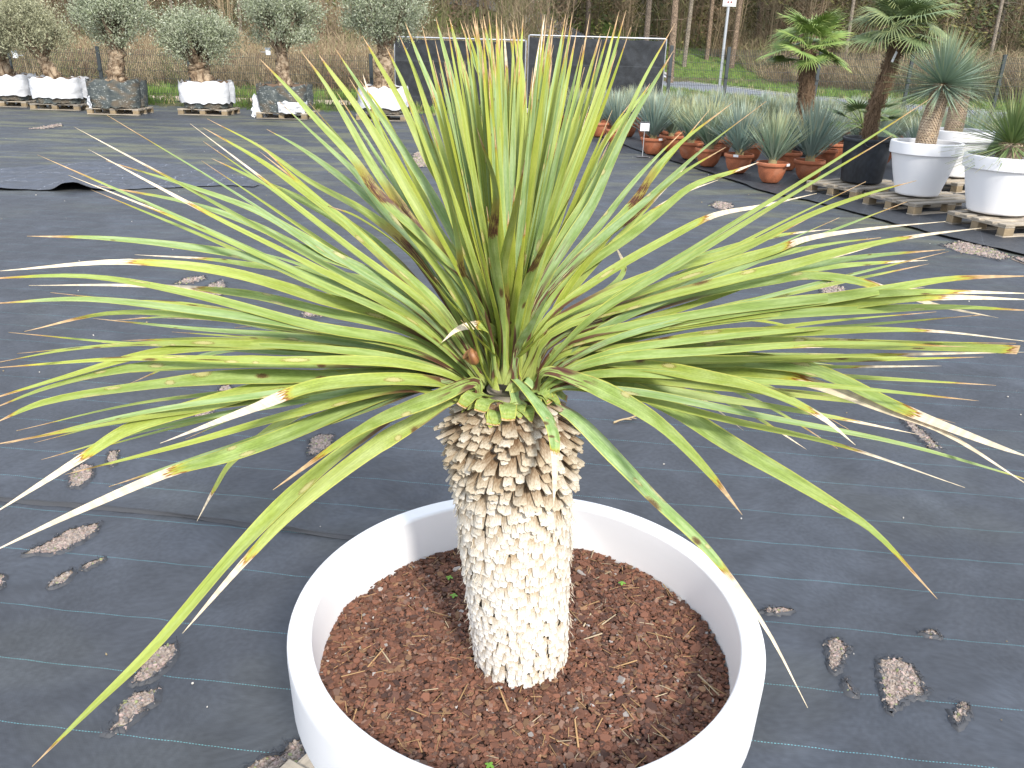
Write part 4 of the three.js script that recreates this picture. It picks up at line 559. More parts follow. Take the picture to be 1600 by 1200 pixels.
{ // price sign on a stake
  const t = thing('price_sign', 'small white price sign on a thin stake in front of the bowls', 'sign', [2.14, fabricY(2.14, -14.6) + 0.003, -14.6], 0.05);
  mesh('foot', boxUv(0.2, 0.008, 0.1, 0, 0.016, 0), std(rgb(0.12, 0.12, 0.13), 0.6), t); mesh('stake', tube([V(0, 0.015, 0), V(0, 0.44, 0)], 0.006, 6), std(rgb(0.6, 0.62, 0.64), 0.4, { metalness: 0.6 }), t);
  const c = document.createElement('canvas'); c.width = 128; c.height = 128; const g = c.getContext('2d'); g.fillStyle = '#eef0f2'; g.fillRect(0, 0, 128, 128); g.fillStyle = '#2a2d33'; g.fillRect(0, 0, 128, 14); g.fillStyle = '#8b90a0'; for (let i = 0; i < 4; i++) g.fillRect(18, 34 + i * 16, 60 + (i * 37) % 34, 5); g.fillRect(50, 102, 60, 10);
  const m = new THREE.CanvasTexture(c); m.colorSpace = THREE.SRGBColorSpace;
  const b = mesh('board', new RoundedBoxGeometry(0.165, 0.155, 0.008, 2, 0.003), std(rgb(0.16, 0.16, 0.18), 0.5), t); b.position.set(0, 0.51, 0); const f = mesh('card', new THREE.PlaneGeometry(0.15, 0.14), std(0xffffff, 0.5, { map: m }), b); f.position.z = 0.007;
}
// white planters on pallets
pallet(4.62, -11.3, 0.55, 'weathered pallet under the black tub'); pallet(5.02, -10.25, 0.40, 'weathered pallet under the white planter with the leaning yucca');
pallet(5.50, -9.05, 0.30, 'nearest weathered pallet at the right edge, under a white planter'); pallet(6.35, -12.1, 0.5, 'weathered pallet behind, under the partly hidden white planter'); pallet(7.2, -11.1, 0.5, 'weathered pallet at the right border behind the white planters');
const PY = 0.1625;
bigPot('white_planter', 'white planter holding the leaning trunked yucca', [4.90, PY, -10.25], 0.405, 0.63, 0.14, 0.25, 0.035, 0.06, 'white planters on pallets');
bigPot('white_planter', 'white planter partly hidden behind the one with the leaning yucca', [6.25, PY, -12.15], 0.435, 0.63, 0.14, 0.29, 0.035, 0.06, 'white planters on pallets');
bigPot('white_planter', 'white planter at the right edge with the low spiky yucca', [5.30, PY, -9.15], 0.45, 0.61, 0.14, 0.31, 0.035, 0.06, 'white planters on pallets');
bigPot('white_planter', 'white planter at the far right border, almost out of view', [7.1, PY, -11.1], 0.435, 0.63, 0.14, 0.29, 0.035, 0.06, 'white planters on pallets');
for (const [x, z, r, n, y] of [[4.90, -10.25, 0.365, 'leaning yucca', 0.735], [6.25, -12.15, 0.395, 'straight yucca', 0.735], [5.30, -9.15, 0.41, 'low yucca', 0.715], [7.1, -11.1, 0.395, 'border yucca', 0.735]]) tag(mesh('planter_soil', lathe([[0.001, 0.01], [r * 0.7, 0.006], [r, -0.005]], 32).translate(x, y, z), potSoil), 'dark soil in the white planter of the ' + n, 'soil');
const scaleTrunkMap = tex(256, 512, (u, v) => { const a = u * 20, b = v * 34, row = Math.floor(b), f = b - row, q = ((a + (row % 2) * 0.5) % 1 + 1) % 1 - 0.5, e = f - 0.5 * (1 - 4 * q * q); const k = 1 + 0.12 * tn(u, v, 30); return Math.abs(e) < 0.2 ? [92 * k, 74 * k, 56 * k] : mix3([176 * k, 150 * k, 116 * k], [198 * k, 184 * k, 160 * k], clamp(0.5 + tn(v, u, 7), 0, 1)); });
const scaleTrunkMat = std(0xffffff, 0.9, { map: scaleTrunkMap });
const plateGeo = geo([-0.5, 0, 0, 0.5, 0, 0, 0.42, -0.7, 0.22, -0.42, -0.7, 0.22, 0, -1, 0.3, 0, -0.4, 0.3], [0, 3, 5, 3, 4, 5, 4, 2, 5, 2, 1, 5, 1, 0, 5], null);
function trunkYucca(pos, pts, rad, k, label, L, crownO) {
  const t = thing('trunk_yucca', label, 'yucca', pos, 0, 'yuccas in white planters'), P = curve(pts, 14), R = P.map((_, i) => lerp(rad[0], rad[1], i / 14));
  if (rad[0] > 0) {
    mesh('trunk', tube(P, R, 20, 0.06, 14), scaleTrunkMat, t); const l = []; const o = new THREE.Object3D();
    for (let i = 0; i < 900; i++) { const s = i / 900 * 13.9, a = Math.floor(s), f = s - a, p = P[a].clone().lerp(P[a + 1], f), r = lerp(R[a], R[a + 1], f) - 0.002, th = i * 2.39996; o.position.set(p.x + Math.cos(th) * r, p.y, p.z + Math.sin(th) * r); o.rotation.set(-0.15, Math.PI / 2 - th, 0, 'YXZ'); o.scale.setScalar(rr(0.018, 0.026)); o.updateMatrix(); const s2 = rr(0.75, 1.1); l.push(tint(plateGeo.clone().applyMatrix4(o.matrix), [0.44 * s2, 0.34 * s2, 0.24 * s2])); }
    stuff(mesh('leaf_scars', merge(l), std(0xffffff, 0.9, { vertexColors: true }), t));
  }
  const c = stuff(mesh('leaves', tuft(crownO), bladeMat, t)); c.position.copy(pts[pts.length - 1]).add(V(0, -0.02, 0)); return t;
}
const CR = { a: [0.20, 0.285, 0.215], b: [0.30, 0.385, 0.29], tip: [0.3, 0.36, 0.16], tipDry: [0.46, 0.42, 0.18] };
trunkYucca([4.86, 0.72, -10.25], [V(0.02, -0.02, 0), V(0.03, 0.25, 0), V(0.06, 0.5, 0), V(0.08, 0.73, 0)], [0.115, 0.10], 0, 'yucca with leaning scaly trunk in the middle white planter', 0.5, { ...CR, seed: 21, n: 620, el0: -0.6, el1: 1.5, L: 0.62, w: 0.014, droop: 0.04 });
trunkYucca([6.14, 0.72, -12.15], [V(0, -0.02, 0), V(0, 0.3, 0), V(-0.02, 0.66, 0)], [0.12, 0.115], 0, 'yucca with straight scaly trunk behind the leaning one', 0.5, { ...CR, seed: 22, n: 380, el0: -0.4, el1: 1.5, L: 0.5, w: 0.014, droop: 0.04 });
trunkYucca([5.28, 0.70, -9.15], [V(0, 0.0, 0), V(0, 0.05, 0), V(0, 0.2, 0)], [0.13, 0.12], 0, 'low spiky green yucca in the right edge planter', 0.6, { a: [0.14, 0.21, 0.08], b: [0.22, 0.30, 0.11], tip: [0.28, 0.34, 0.12], tipDry: [0.42, 0.38, 0.16], seed: 23, n: 420, el0: -0.42, el1: 1.5, L: 0.62, w: 0.015, droop: 0.05 });
trunkYucca([6.95, 0.72, -11.1], [V(0, -0.02, 0), V(0, 0.5, 0), V(-0.06, 0.98, 0)], [0.11, 0.10], 0, 'blue-green trunked yucca cut off by the right border', 0.5, { ...CR, seed: 24, n: 380, el0: -0.4, el1: 1.5, L: 0.54, w: 0.014, droop: 0.04 });
// black tub
const tubMat = std(0xffffff, 0.55, { map: tex(256, 256, (u, v) => { const k = 1 + 0.2 * tn(u, v, 5) + 0.2 * tn(v, u, 30); return mix3([36 * k, 40 * k, 46 * k], [90, 92, 94], sstep(tn(u, v, 9), 0.4, 0.9) * 0.3); }) });
{
  const t = thing('black_tub', 'black plastic tub with the leaning palm, on a pallet left of the white planters', 'tub', [4.60, PY, -11.25]);
  mesh('tub_wall', lathe([[0.001, 0.003], [0.245, 0.003], [0.26, 0.015], [0.285, 0.3], [0.30, 0.52], [0.318, 0.525], [0.32, 0.56], [0.312, 0.568], [0.296, 0.566], [0.29, 0.5], [0.285, 0.47]], 56), tubMat, t); mesh('soil', lathe([[0.001, 0.51], [0.2, 0.508], [0.289, 0.5]], 32), potSoil, t);
  for (const a of [0.9, 1.9]) { const h = mesh('handle', new THREE.TorusGeometry(0.05, 0.009, 6, 14, Math.PI).rotateZ(Math.PI), tubMat, t); h.position.set(Math.cos(a) * 0.318, 0.53, Math.sin(a) * 0.318); h.rotation.y = Math.PI / 2 - a; }
}
// fan palms: fibrous trunk, stalked fan leaves
function fanGeo(seed, R, n, spread, droop, c1, c2) {
  const r = rng(seed), pos = [], idx = [], col = [];
  for (let i = 0; i < n; i++) { const a = (i / (n - 1) - 0.5) * spread, L = R * (0.72 + 0.28 * Math.cos(a * 0.62)) * (0.92 + 0.14 * r()), w = R * spread / n * 0.44, c = mix3(c1, c2, r()), N = 4;
    for (let k = 0; k <= N; k++) { const s = k / N, d = L * s, hw = w * (s < 0.4 ? s / 0.4 : 1 - Math.pow((s - 0.4) / 0.6, 0.7) * 0.95) * 0.62 + 0.001, x = Math.sin(a) * d, z = Math.cos(a) * d, y = -droop * L * Math.pow(Math.max(0, s - 0.4) / 0.6, 2) * (0.5 + r()) + 0.05 * R * Math.abs(Math.sin(a)) * s, px = Math.cos(a), pz = -Math.sin(a), f = hw * 0.45; pos.push(x - px * hw, y - f, z - pz * hw, x, y + f, z, x + px * hw, y - f, z + pz * hw); const q = mix3(c, [0.42, 0.42, 0.14], sstep(s, 0.8, 1) * 0.6); for (let e = 0; e < 3; e++) col.push(...q); if (k) { const p = (i * (N + 1) + k) * 3; idx.push(p - 3, p, p + 1, p - 3, p + 1, p - 2, p - 2, p + 1, p + 2, p - 2, p + 2, p - 1); } } }
  return geo(pos, idx, null, col);
}
const frondMat = std(0xffffff, 0.5, { vertexColors: true }), stalkMat = std(rgb(0.2, 0.27, 0.07), 0.6), barkHair = std(rgb(0.13, 0.085, 0.052), 1), hairMat = std(rgb(0.19, 0.125, 0.075), 1);
function palm(pos, pts, rad, label, fans, petiole, nF, el0, el1, hair) {
  const t = thing('fan_palm', label, 'palm', pos, 0), P = curve(pts, 24), R = P.map((_, i) => lerp(rad[0], rad[1], i / 24) * (1 + 0.08 * n2(i * 0.9, pos[0])));
  const tr = mesh('trunk', tube(P, R, 14, 0.14, 9), barkHair, t), l = [];
  for (let i = 0; i < hair; i++) { const s = rand() * 23.5, a = Math.floor(s), p = P[a].clone().lerp(P[a + 1], s - a), r = R[a] * 0.97, th = rr(0, 6.283), c = Math.cos(th), z = Math.sin(th), L = rr(0.04, 0.12), o = rr(0.008, 0.03), dn = rand() < 0.6 ? -1 : 0.7; l.push(tube([V(p.x + c * r, p.y, p.z + z * r), V(p.x + c * (r + o) + rr(-0.02, 0.02), p.y + dn * L * 0.5, p.z + z * (r + o)), V(p.x + c * (r + o * 0.8) + rr(-0.04, 0.04), p.y + dn * L, p.z + z * (r + o * 0.8))], [0.006, 0.005, 0.002], 3, 0, 1, false)); }
  stuff(mesh('trunk_fibre', merge(l), hairMat, tr));
  const top = P[24];
  for (let i = 0; i < nF; i++) {
    const az = i * 2.39996 + rr(-0.2, 0.2), el = lerp(el1, el0, i / (nF - 1)) + rr(-0.12, 0.12), L = petiole * rr(0.8, 1.15), c = Math.cos(az) * Math.cos(el), s = Math.sin(az) * Math.cos(el), e = V(c * L, Math.sin(el) * L - 0.08 * L, s * L);
    const f = new THREE.Group(); f.name = 'frond'; f.position.copy(top).add(V(0, rr(-0.1, 0.02), 0)); t.add(f);
    mesh('stalk', tube([V(0, 0, 0), e.clone().multiplyScalar(0.5).add(V(0, 0.03 * L, 0)), e], [0.012, 0.008, 0.006], 5), stalkMat, f);
    const m = mesh('fan', pick(fans), frondMat, f); m.position.copy(e); m.rotation.order = 'YXZ'; m.rotation.set(-el * 0.75 + rr(0.05, 0.4), Math.PI / 2 - az, rr(-0.4, 0.4)); m.scale.setScalar(rr(0.85, 1.1));
  }
  return t;
}
const fansA = [fanGeo(1, 0.5, 32, 4.4, 0.16, [0.16, 0.26, 0.06], [0.28, 0.37, 0.10]), fanGeo(2, 0.48, 30, 4.0, 0.25, [0.14, 0.23, 0.05], [0.25, 0.33, 0.09])], fansB = [fanGeo(3, 0.42, 34, 4.2, 0.2, [0.13, 0.19, 0.08], [0.2, 0.26, 0.11]), fanGeo(4, 0.40, 32, 3.8, 0.32, [0.13, 0.18, 0.08], [0.24, 0.28, 0.12])], fansC = [fanGeo(5, 0.32, 18, 3.6, 0.05, [0.13, 0.2, 0.08], [0.2, 0.27, 0.1])];
{
  const b = thing('palm_tub', 'black tub of the upright palm, hidden among the potted yuccas', 'tub', [5.08, fabricY(5.08, -15.5) + 0.02, -15.5]); mesh('tub_wall', lathe([[0.001, 0.003], [0.2, 0.003], [0.24, 0.38], [0.25, 0.4], [0.235, 0.4], [0.225, 0.36]], 40), tubMat, b); mesh('soil', lathe([[0.001, 0.375], [0.228, 0.37]], 24), potSoil, b);
}
palm([5.08, 0.36, -15.5], [V(0, 0, 0), V(0.02, 0.5, 0), V(-0.02, 1.0, 0), V(-0.09, 1.48, 0)], [0.125, 0.115], 'bright green fan palm with shaggy trunk behind the potted yuccas', fansA, 0.42, 22, -0.35, 1.35, 1500);
palm([4.62, 0.655, -11.25], [V(0, 0, 0), V(-0.02, 0.4, 0), V(0.06, 0.8, 0), V(0.15, 1.42, 0)], [0.068, 0.075], 'dull green fan palm with dark leaning trunk in the black tub', fansB, 0.32, 20, -0.35, 1.3, 1300);
palm([5.15, 0.30, -12.75], [V(0, 0, 0), V(0.0, 0.25, 0), V(-0.03, 0.5, 0)], [0.05, 0.04], 'small low fan palm behind the black tub', fansC, 0.4, 13, 0.05, 1.1, 120);
{ const b = thing('palm_tub', 'small dark tub of the low fan palm behind the black tub', 'tub', [5.15, fabricY(5.15, -12.75) + 0.02, -12.75]); mesh('tub_wall', lathe([[0.001, 0.003], [0.16, 0.003], [0.19, 0.3], [0.2, 0.32], [0.185, 0.32], [0.178, 0.28]], 32), tubMat, b); mesh('soil', lathe([[0.001, 0.295], [0.18, 0.29]], 24), potSoil, b); }
{ const t = thing('plant_label', 'white plastic label tied under the dull palm crown', 'label', [4.66, 1.72, -11.07], 0.3); const m = mesh('card', new RoundedBoxGeometry(0.035, 0.13, 0.003, 1, 0.001), tagMat, t); m.rotation.z = -0.35; mesh('string', tube([V(0.02, 0.06, 0), V(0.04, 0.12, -0.03), V(0.06, 0.16, -0.07)], 0.0015, 4), tagMat, t); }

// ---------------------------------------------------------------- olive trees in wrapped containers
const oliveBark = std(0xffffff, 0.95, { map: tex(256, 256, (u, v) => { const k = tn(u, v, 9), q = tn(v, u, 26), c = mix3([126, 106, 84], [186, 166, 140], clamp(0.5 + k + 0.3 * q, 0, 1)); return mix3(c, [74, 58, 44], sstep(tn(u, v, 11), 0.3, 0.75) * 0.7); }), bumpMap: noiseMap(14, 0, 1), bumpScale: 0.05 });
const oliveLeafMat = std(0xffffff, 0.6, { vertexColors: true });
function oliveCrown(seed, rx, ry, n, warm) {
  const r = rng(seed), pos = [], idx = [], col = [], cl = []; for (let i = 0; i < 85; i++) { let x, y, z, q; do { x = r() * 2 - 1; y = r() * 2 - 1; z = r() * 2 - 1; q = x * x + y * y + z * z; } while (q > 1 || q < 0.12); const lump = 1 + 0.16 * n3(x * 1.6 + seed, y * 1.6, z * 1.6); cl.push([x * rx * lump, y * ry * lump, z * rx * lump, (0.14 + r() * 0.16) * rx]); }
  for (let i = 0; i < n; i++) {
    const c = cl[Math.floor(r() * cl.length)], g = () => (r() + r() + r() - 1.5) * 1.25, x = c[0] + g() * c[3], y = c[1] + g() * c[3] * 0.9, z = c[2] + g() * c[3], l = 0.035 + r() * 0.04, w = l * 0.17; const dx = c[0] / rx * 0.6 + (r() - 0.5) * 1.6, dy = 0.35 + (r() - 0.4) * 1.5, dz = c[2] / rx * 0.6 + (r() - 0.5) * 1.6, d = V(dx, dy, dz).normalize(), s = V(r() - 0.5, r() - 0.5, r() - 0.5).cross(d).normalize(), p = i * 4;
    const silver = r(), k = 0.75 + r() * 0.5, cc = silver < 0.5 ? [0.38 * k, 0.41 * k, 0.29 * k] : silver < 0.95 ? [0.25 * k, 0.29 * k, 0.17 * k] : [0.42 * k, 0.45 * k, 0.36 * k], ct = mix3(cc, [0.34 * k, 0.33 * k, 0.2 * k], warm);
    pos.push(x, y, z, x + d.x * l * 0.5 + s.x * w, y + d.y * l * 0.5 + s.y * w, z + d.z * l * 0.5 + s.z * w, x + d.x * l, y + d.y * l, z + d.z * l, x + d.x * l * 0.5 - s.x * w, y + d.y * l * 0.5 - s.y * w, z + d.z * l * 0.5 - s.z * w); for (let e = 0; e < 4; e++) col.push(...ct); idx.push(p, p + 1, p + 2, p, p + 2, p + 3);
  }
  const twigs = cl.map((c) => tube([V(0, -ry * 0.75, 0), V(c[0] * 0.45, c[1] * 0.3 - ry * 0.25, c[2] * 0.45), V(c[0], c[1], c[2])], [0.025, 0.014, 0.004], 4, 0, 1, false));
  return { leaves: geo(pos, idx, null, col), twigs: merge(twigs) };
}
const wrapWhite = std(0xffffff, 0.5, { map: tex(128, 128, (u, v) => { const k = 0.95 + 0.06 * tn(u, v, 6); return [232 * k, 234 * k, 238 * k]; }) });
const wrapDark = std(0xffffff, 0.7, { map: tex(512, 256, (u, v, i, j) => { const a = tn(u, v, 6), b = tn(v, u, 30); let c = mix3([70, 78, 80], [108, 112, 106], clamp(0.4 + a * 0.4 + b * 0.25, 0, 1)); c = mix3(c, [122, 100, 76], sstep(tn(u, v, 3), 0.1, 0.9) * 0.6); if (i % 16 < 2 || j % 16 < 2) c = mix3(c, [40, 46, 48], 0.35); return mix3(c, [196, 200, 196], sstep(tn(v, u, 12), 0.5, 0.75) * 0.5); }) });
function wrapGeo(r0, r1, y0, y1, seed, a0 = 0, a1 = 6.2832, sq = 0.25, crump = 0.014) {   // crumpled wrap round a rounded-square bale
  const N = 72, M = 14, pos = [], uv = [], idx = [];
  for (let j = 0; j <= M; j++) for (let i = 0; i <= N; i++) { const a = lerp(a0, a1, i / N), s = j / M, c = Math.cos(a), z = Math.sin(a), q = 1 + sq * Math.pow(Math.abs(Math.sin(2 * a)), 1.3), r = lerp(r0, r1, s) * q + 0.012 * Math.sin(s * Math.PI) + crump * n3(c * 3 + seed, s * 2.2, z * 3) + crump * 0.5 * Math.abs(n3(c * 8 + seed, s * 6, z * 8)), y = lerp(y0, y1, s) + (j === M ? 0.045 : j === 0 ? 0.03 : 0) * n2(a * 2.4, seed + j); pos.push(c * r, y, z * r); uv.push(a / 6.2832 * 3, s); if (i && j) { const k = j * (N + 1) + i; idx.push(k - N - 2, k - 1, k, k - N - 2, k, k - N - 1); } }
  return geo(pos, idx, uv);
}
function olive(x, z, dark, seed, o, lab) {
  pallet(x + (o.pdx ?? 0), z, rr(-0.06, 0.06), 'pallet under the ' + lab.tub, 1.2, 0.95, 5, 0);
  const c = thing('wrapped_container', lab.tub, 'container', [x, PY, z], rr(-0.15, 0.15), 'wrapped root balls of the olive trees'), h = o.h ?? 0.6;
  if (dark) { mesh('basket', wrapGeo(0.5, 0.54, 0.0, h, seed), wrapDark, c); const w = mesh('torn_white_wrap', wrapGeo(0.535, 0.56, -0.02, h * 0.42, seed + 5, dark[0], dark[1], 0.25, 0.03), wrapWhite, c); }
  else { mesh('white_wrap', wrapGeo(0.535, 0.53, 0.12, h, seed), wrapWhite, c); mesh('basket', wrapGeo(0.47, 0.515, 0.0, h - 0.05, seed + 2), wrapDark, c); }
  mesh('soil', (() => { const g = new THREE.CircleGeometry(0.52, 36).rotateX(-Math.PI / 2), p = g.attributes.position; for (let i = 0; i < p.count; i++) p.setY(i, h - 0.03 + 0.05 * n2(p.getX(i) * 5 + seed, p.getZ(i) * 5)); g.computeVertexNormals(); return g; })(), std(rgb(0.16, 0.1, 0.06), 1), c);
  const t = thing('olive_tree', lab.tree, 'olive tree', [x + (o.tx ?? 0), PY + h - 0.05, z], 0, 'old olive trees along the fence'), H = o.H, P = curve([V(0, -0.02, 0), V(o.l * 0.25, H * 0.25, 0.03), V(o.l * 0.7, H * 0.6, -0.02), V(o.l, H, 0)], 16), R = P.map((_, i) => lerp(o.r, o.r * 0.72, i / 16) * (1 + 0.22 * n2(i * 0.5, seed)) * (i < 4 ? 1 + 0.2 * (4 - i) / 4 : 1));
  const list = [tube(P, R, 18, 0.38, 5)], top = P[16]; for (let i = 0; i < 6; i++) { const a = i * 1.05 + seed, rr2 = o.rx * 0.55; list.push(tube(curve([P[13], V(top.x + Math.cos(a) * rr2 * 0.5, top.y + o.ry * 0.25, Math.sin(a) * rr2 * 0.5), V(top.x + Math.cos(a) * rr2, top.y + o.ry * (0.7 + 0.5 * Math.abs(Math.sin(i * 2.3))), Math.sin(a) * rr2)], 6), [0.11, 0.09, 0.08, 0.07, 0.05, 0.04, 0.03].map((q) => q * o.r / 0.22), 8, 0.2, 6)); }
  mesh('trunk', merge(list), oliveBark, t); const cg = oliveCrown(seed, o.rx, o.ry, o.n ?? 23000, o.warm ?? 0), cr = mesh('crown', cg.leaves, oliveLeafMat, t); cr.position.set(top.x + (o.cx ?? 0), top.y + o.ry * 0.98, 0); const tw = mesh('twigs', cg.twigs, oliveBark, cr);
}
olive(-12.95, -21.9, null, 31, { H: 0.5, l: -0.1, r: 0.2, rx: 0.9, ry: 0.7, n: 6000, warm: 0.5 }, { tub: 'white wrapped container cut off at the left border', tree: 'olive tree at the left border, almost out of view' });
olive(-11.35, -21.4, null, 32, { H: 0.6, l: -0.28, tx: -0.1, r: 0.16, rx: 0.95, ry: 0.62, cx: -0.22, warm: 0.75, h: 0.58, n: 24000 }, { tub: 'slanted white wrapped container, first fully seen from the left', tree: 'pale brownish olive tree, leaning trunk, first from the left' });
olive(-9.55, -20.55, [2.2, 3.7], 33, { H: 0.88, l: 0.12, r: 0.2, rx: 0.92, ry: 0.70 }, { tub: 'weathered dark container with rusty stains, second olive from the left', tree: 'olive tree with thick knotted trunk in the rusty dark container' });
olive(-7.62, -21.1, null, 34, { H: 0.52, l: -0.05, tx: -0.1, r: 0.27, rx: 0.93, ry: 0.52, h: 0.6 }, { tub: 'clean white wrapped container, third olive from the left', tree: 'low round olive tree with squat trunk, third from the left' });
olive(-5.6, -20.65, [0.3, 1.5], 35, { H: 0.88, l: -0.02, r: 0.17, rx: 0.88, ry: 0.72 }, { tub: 'dark container with torn white plastic at its side, fourth olive', tree: 'olive tree with slender trunk in the dark torn container' });
olive(-3.3, -20.95, null, 36, { H: 1.05, l: 0.08, r: 0.22, rx: 1.02, ry: 0.78, n: 28000 }, { tub: 'white wrapped container behind the leaf tips, nearest the black screen', tree: 'dense dark olive tree next to the black screen' });
{ // white plastic hanging beside the fourth container
  const g = wrapGeo(0.12, 0.06, 0, 0.5, 77, 0, 6.2832, 0.5, 0.05); tag(mesh('plastic_scrap', g.translate(-6.2, 0.02, -20.5), wrapWhite), 'white plastic scrap hanging left of the torn dark container', 'plastic');
}
// ---------------------------------------------------------------- screens, fences, sign
const galv = std(rgb(0.55, 0.57, 0.6), 0.4, { metalness: 0.7 }), screenMat = std(0xffffff, 0.85, { map: tex(512, 256, (u, v, i, j) => { const k = 1 + 0.14 * tn(u, v, 5) + 0.1 * tn(v, u, 22) + ((i + j) & 1 ? 0.08 : -0.08); let c = [47 * k, 50 * k, 54 * k]; if (v > 0.3 && v < 0.306) c = mix3(c, [96, 100, 104], 0.6); return c; }) });
function screenPanel(x0, x1, h, z, label) {
  const t = thing('screen_panel', label, 'screen', [x0, 0, z], 0, 'site fence panels with black netting'), w = x1 - x0;
  for (const x of [0, w]) mesh('upright_tube', tube([V(x, 0.02, 0), V(x, h, 0)], 0.021, 8), galv, t);
  for (const y of [0.14, h]) mesh('cross_tube', tube([V(0.022, y, 0), V(w - 0.022, y, 0)], 0.02, 8), galv, t);
  const N = 60, M = 30, pos = [], uv = [], idx = []; for (let j = 0; j <= M; j++) for (let i = 0; i <= N; i++) { const u = i / N, v = j / M; pos.push(0.02 + u * (w - 0.04), 0.06 + v * (h - 0.1) - (j === M ? 0.02 * Math.abs(Math.sin(u * 19)) : 0), 0.04 + 0.04 * fbm(u * 3 + x0, v * 2, 3) + 0.012 * n2(u * 14 + v * 9, v * 5 + x0)); uv.push(u * w, v * h); if (i && j) { const k = j * (N + 1) + i; idx.push(k - N - 2, k - N - 1, k, k - N - 2, k, k - 1); } }
  mesh('netting', geo(pos, idx, uv), screenMat, t);
  const wires = []; for (let i = 1; i < w / 0.1; i++) wires.push(box(0.004, h - 0.18, 0.004, i * 0.1, h / 2 + 0.06, -0.01)); for (let i = 1; i < 8; i++) wires.push(box(w - 0.05, 0.004, 0.004, w / 2, 0.15 + i * 0.24, -0.012)); stuff(mesh('wires', merge(wires), galv, t));
  for (const x of [0.1, w - 0.1]) mesh('concrete_foot', new RoundedBoxGeometry(0.22, 0.12, 0.68, 2, 0.02).translate(x, 0.06, -0.05), std(rgb(0.4, 0.39, 0.37), 0.95), t);
}
screenPanel(-3.52, 0.12, 1.90, -24.55, 'left black netting screen panel, partly behind the dense olive'); screenPanel(0.20, 4.02, 2.04, -24.7, 'right black netting screen panel, behind the upright leaves');
const anthracite = std(rgb(0.045, 0.055, 0.06), 0.5);
function fence(posts, z, h, label) {
  const t = thing('mesh_fence', label, 'fence', [posts[0], 0, z]);
  posts.forEach((x, i) => { const p = mesh('post', new RoundedBoxGeometry(0.09, h + 0.05, 0.08, 1, 0.006).translate(x - posts[0], (h + 0.05) / 2 - 0.02, 0), anthracite, t); mesh('clamp', box(0.09, 0.06, 0.05, x - posts[0], h * 0.6, 0.05), anthracite, p);
    if (i) { const a = posts[i - 1] - posts[0], w = x - posts[0] - a, l = []; for (let k = 0.05; k < w; k += 0.05) l.push(box(0.008, h - 0.06, 0.008, a + k, h / 2, 0)); for (let y = 0.06; y < h; y += 0.2) l.push(box(w, 0.007, 0.006, a + w / 2, y, 0.008), box(w, 0.007, 0.006, a + w / 2, y, -0.008)); stuff(mesh('mesh_panel', merge(l), anthracite, t)); } });
}
fence([-16.7, -14.19, -11.7, -9.2, -6.7, -4.15], -24.3, 1.42, 'dark wire mesh fence on posts behind the olive trees');
fence([4.17, 5.76, 8.31, 10.87, 13.41, 15.95], -24.6, 1.85, 'tall dark wire mesh fence on the right, in front of the road');
const lampWhite = std(rgb(0.8, 0.82, 0.84), 0.5);
for (const [x, y, z, l] of [[-13.95, 1.16, -24.2, 'small white box fixed to the leftmost fence post'], [-6.95, 1.42, -24.2, 'small white box fixed to the fence post by the fourth olive']]) { const t = thing('junction_box', l, 'box', [x, y, z]); mesh('housing', new RoundedBoxGeometry(0.12, 0.16, 0.09, 2, 0.02), lampWhite, t); mesh('cap', new RoundedBoxGeometry(0.14, 0.04, 0.11, 2, 0.01).translate(0, 0.09, 0), std(rgb(0.3, 0.33, 0.36), 0.5), t); mesh('bracket', box(0.18, 0.02, 0.02, -0.12 * Math.sign(x + 10 || 1), 0, -0.05), galv, t); }
{ // traffic sign on a grey pole beyond the fence
  const t = thing('road_sign', 'white traffic sign on a grey metal pole beside the road', 'sign', [8.2, 0, -36], 0.15), c = document.createElement('canvas'); c.width = c.height = 128; const g = c.getContext('2d'); g.fillStyle = '#f2f3f4'; g.fillRect(0, 0, 128, 128); g.strokeStyle = '#3a3d42'; g.lineWidth = 4; g.strokeRect(6, 6, 116, 116); g.fillStyle = '#c23a34'; g.beginPath(); g.moveTo(64, 52); g.lineTo(50, 76); g.lineTo(78, 76); g.fill(); g.fillStyle = '#8a4a48'; g.fillRect(40, 88, 20, 16); g.fillRect(70, 88, 20, 16);
  const m = new THREE.CanvasTexture(c); m.colorSpace = THREE.SRGBColorSpace;
  mesh('pole', tube([V(0, -0.1, 0), V(0, 4.2, 0)], 0.06, 12), galv, t); const b = mesh('plate', new RoundedBoxGeometry(0.56, 0.62, 0.02, 3, 0.01), std(rgb(0.5, 0.5, 0.52), 0.5), t); b.position.set(0, 3.75, 0.075); mesh('face', new THREE.PlaneGeometry(0.54, 0.6), std(0xffffff, 0.5, { map: m }), b).position.z = 0.014;
}
// ---------------------------------------------------------------- road, verge, track
const roadC = new THREE.CatmullRomCurve3([V(24, 0, -18), V(16.2, 0, -28.5), V(12.6, 0, -34), V(10.2, 0, -41), V(8.8, 0, -50), V(6, 0, -60), V(-2, 0, -70), V(-18, 0, -77), V(-50, 0, -82)]);
function ribbon(w0, w1, y, scale, n = 160) { const pos = [], uv = [], idx = [], P = roadC.getPoints(n); let len = 0; P.forEach((p, j) => { const t = roadC.getTangent(j / n), nx = -t.z, nz = t.x; if (j) len += p.distanceTo(P[j - 1]); for (let i = 0; i <= 4; i++) { const w = lerp(w0, w1, i / 4), x = p.x + nx * w, z = p.z + nz * w; pos.push(x, terrainY(x, z) + y, z); uv.push(w / scale, len / scale); if (i && j) { const k = j * 5 + i; idx.push(k - 6, k - 5, k, k - 6, k, k - 1); } } }); return geo(pos, idx, uv); }
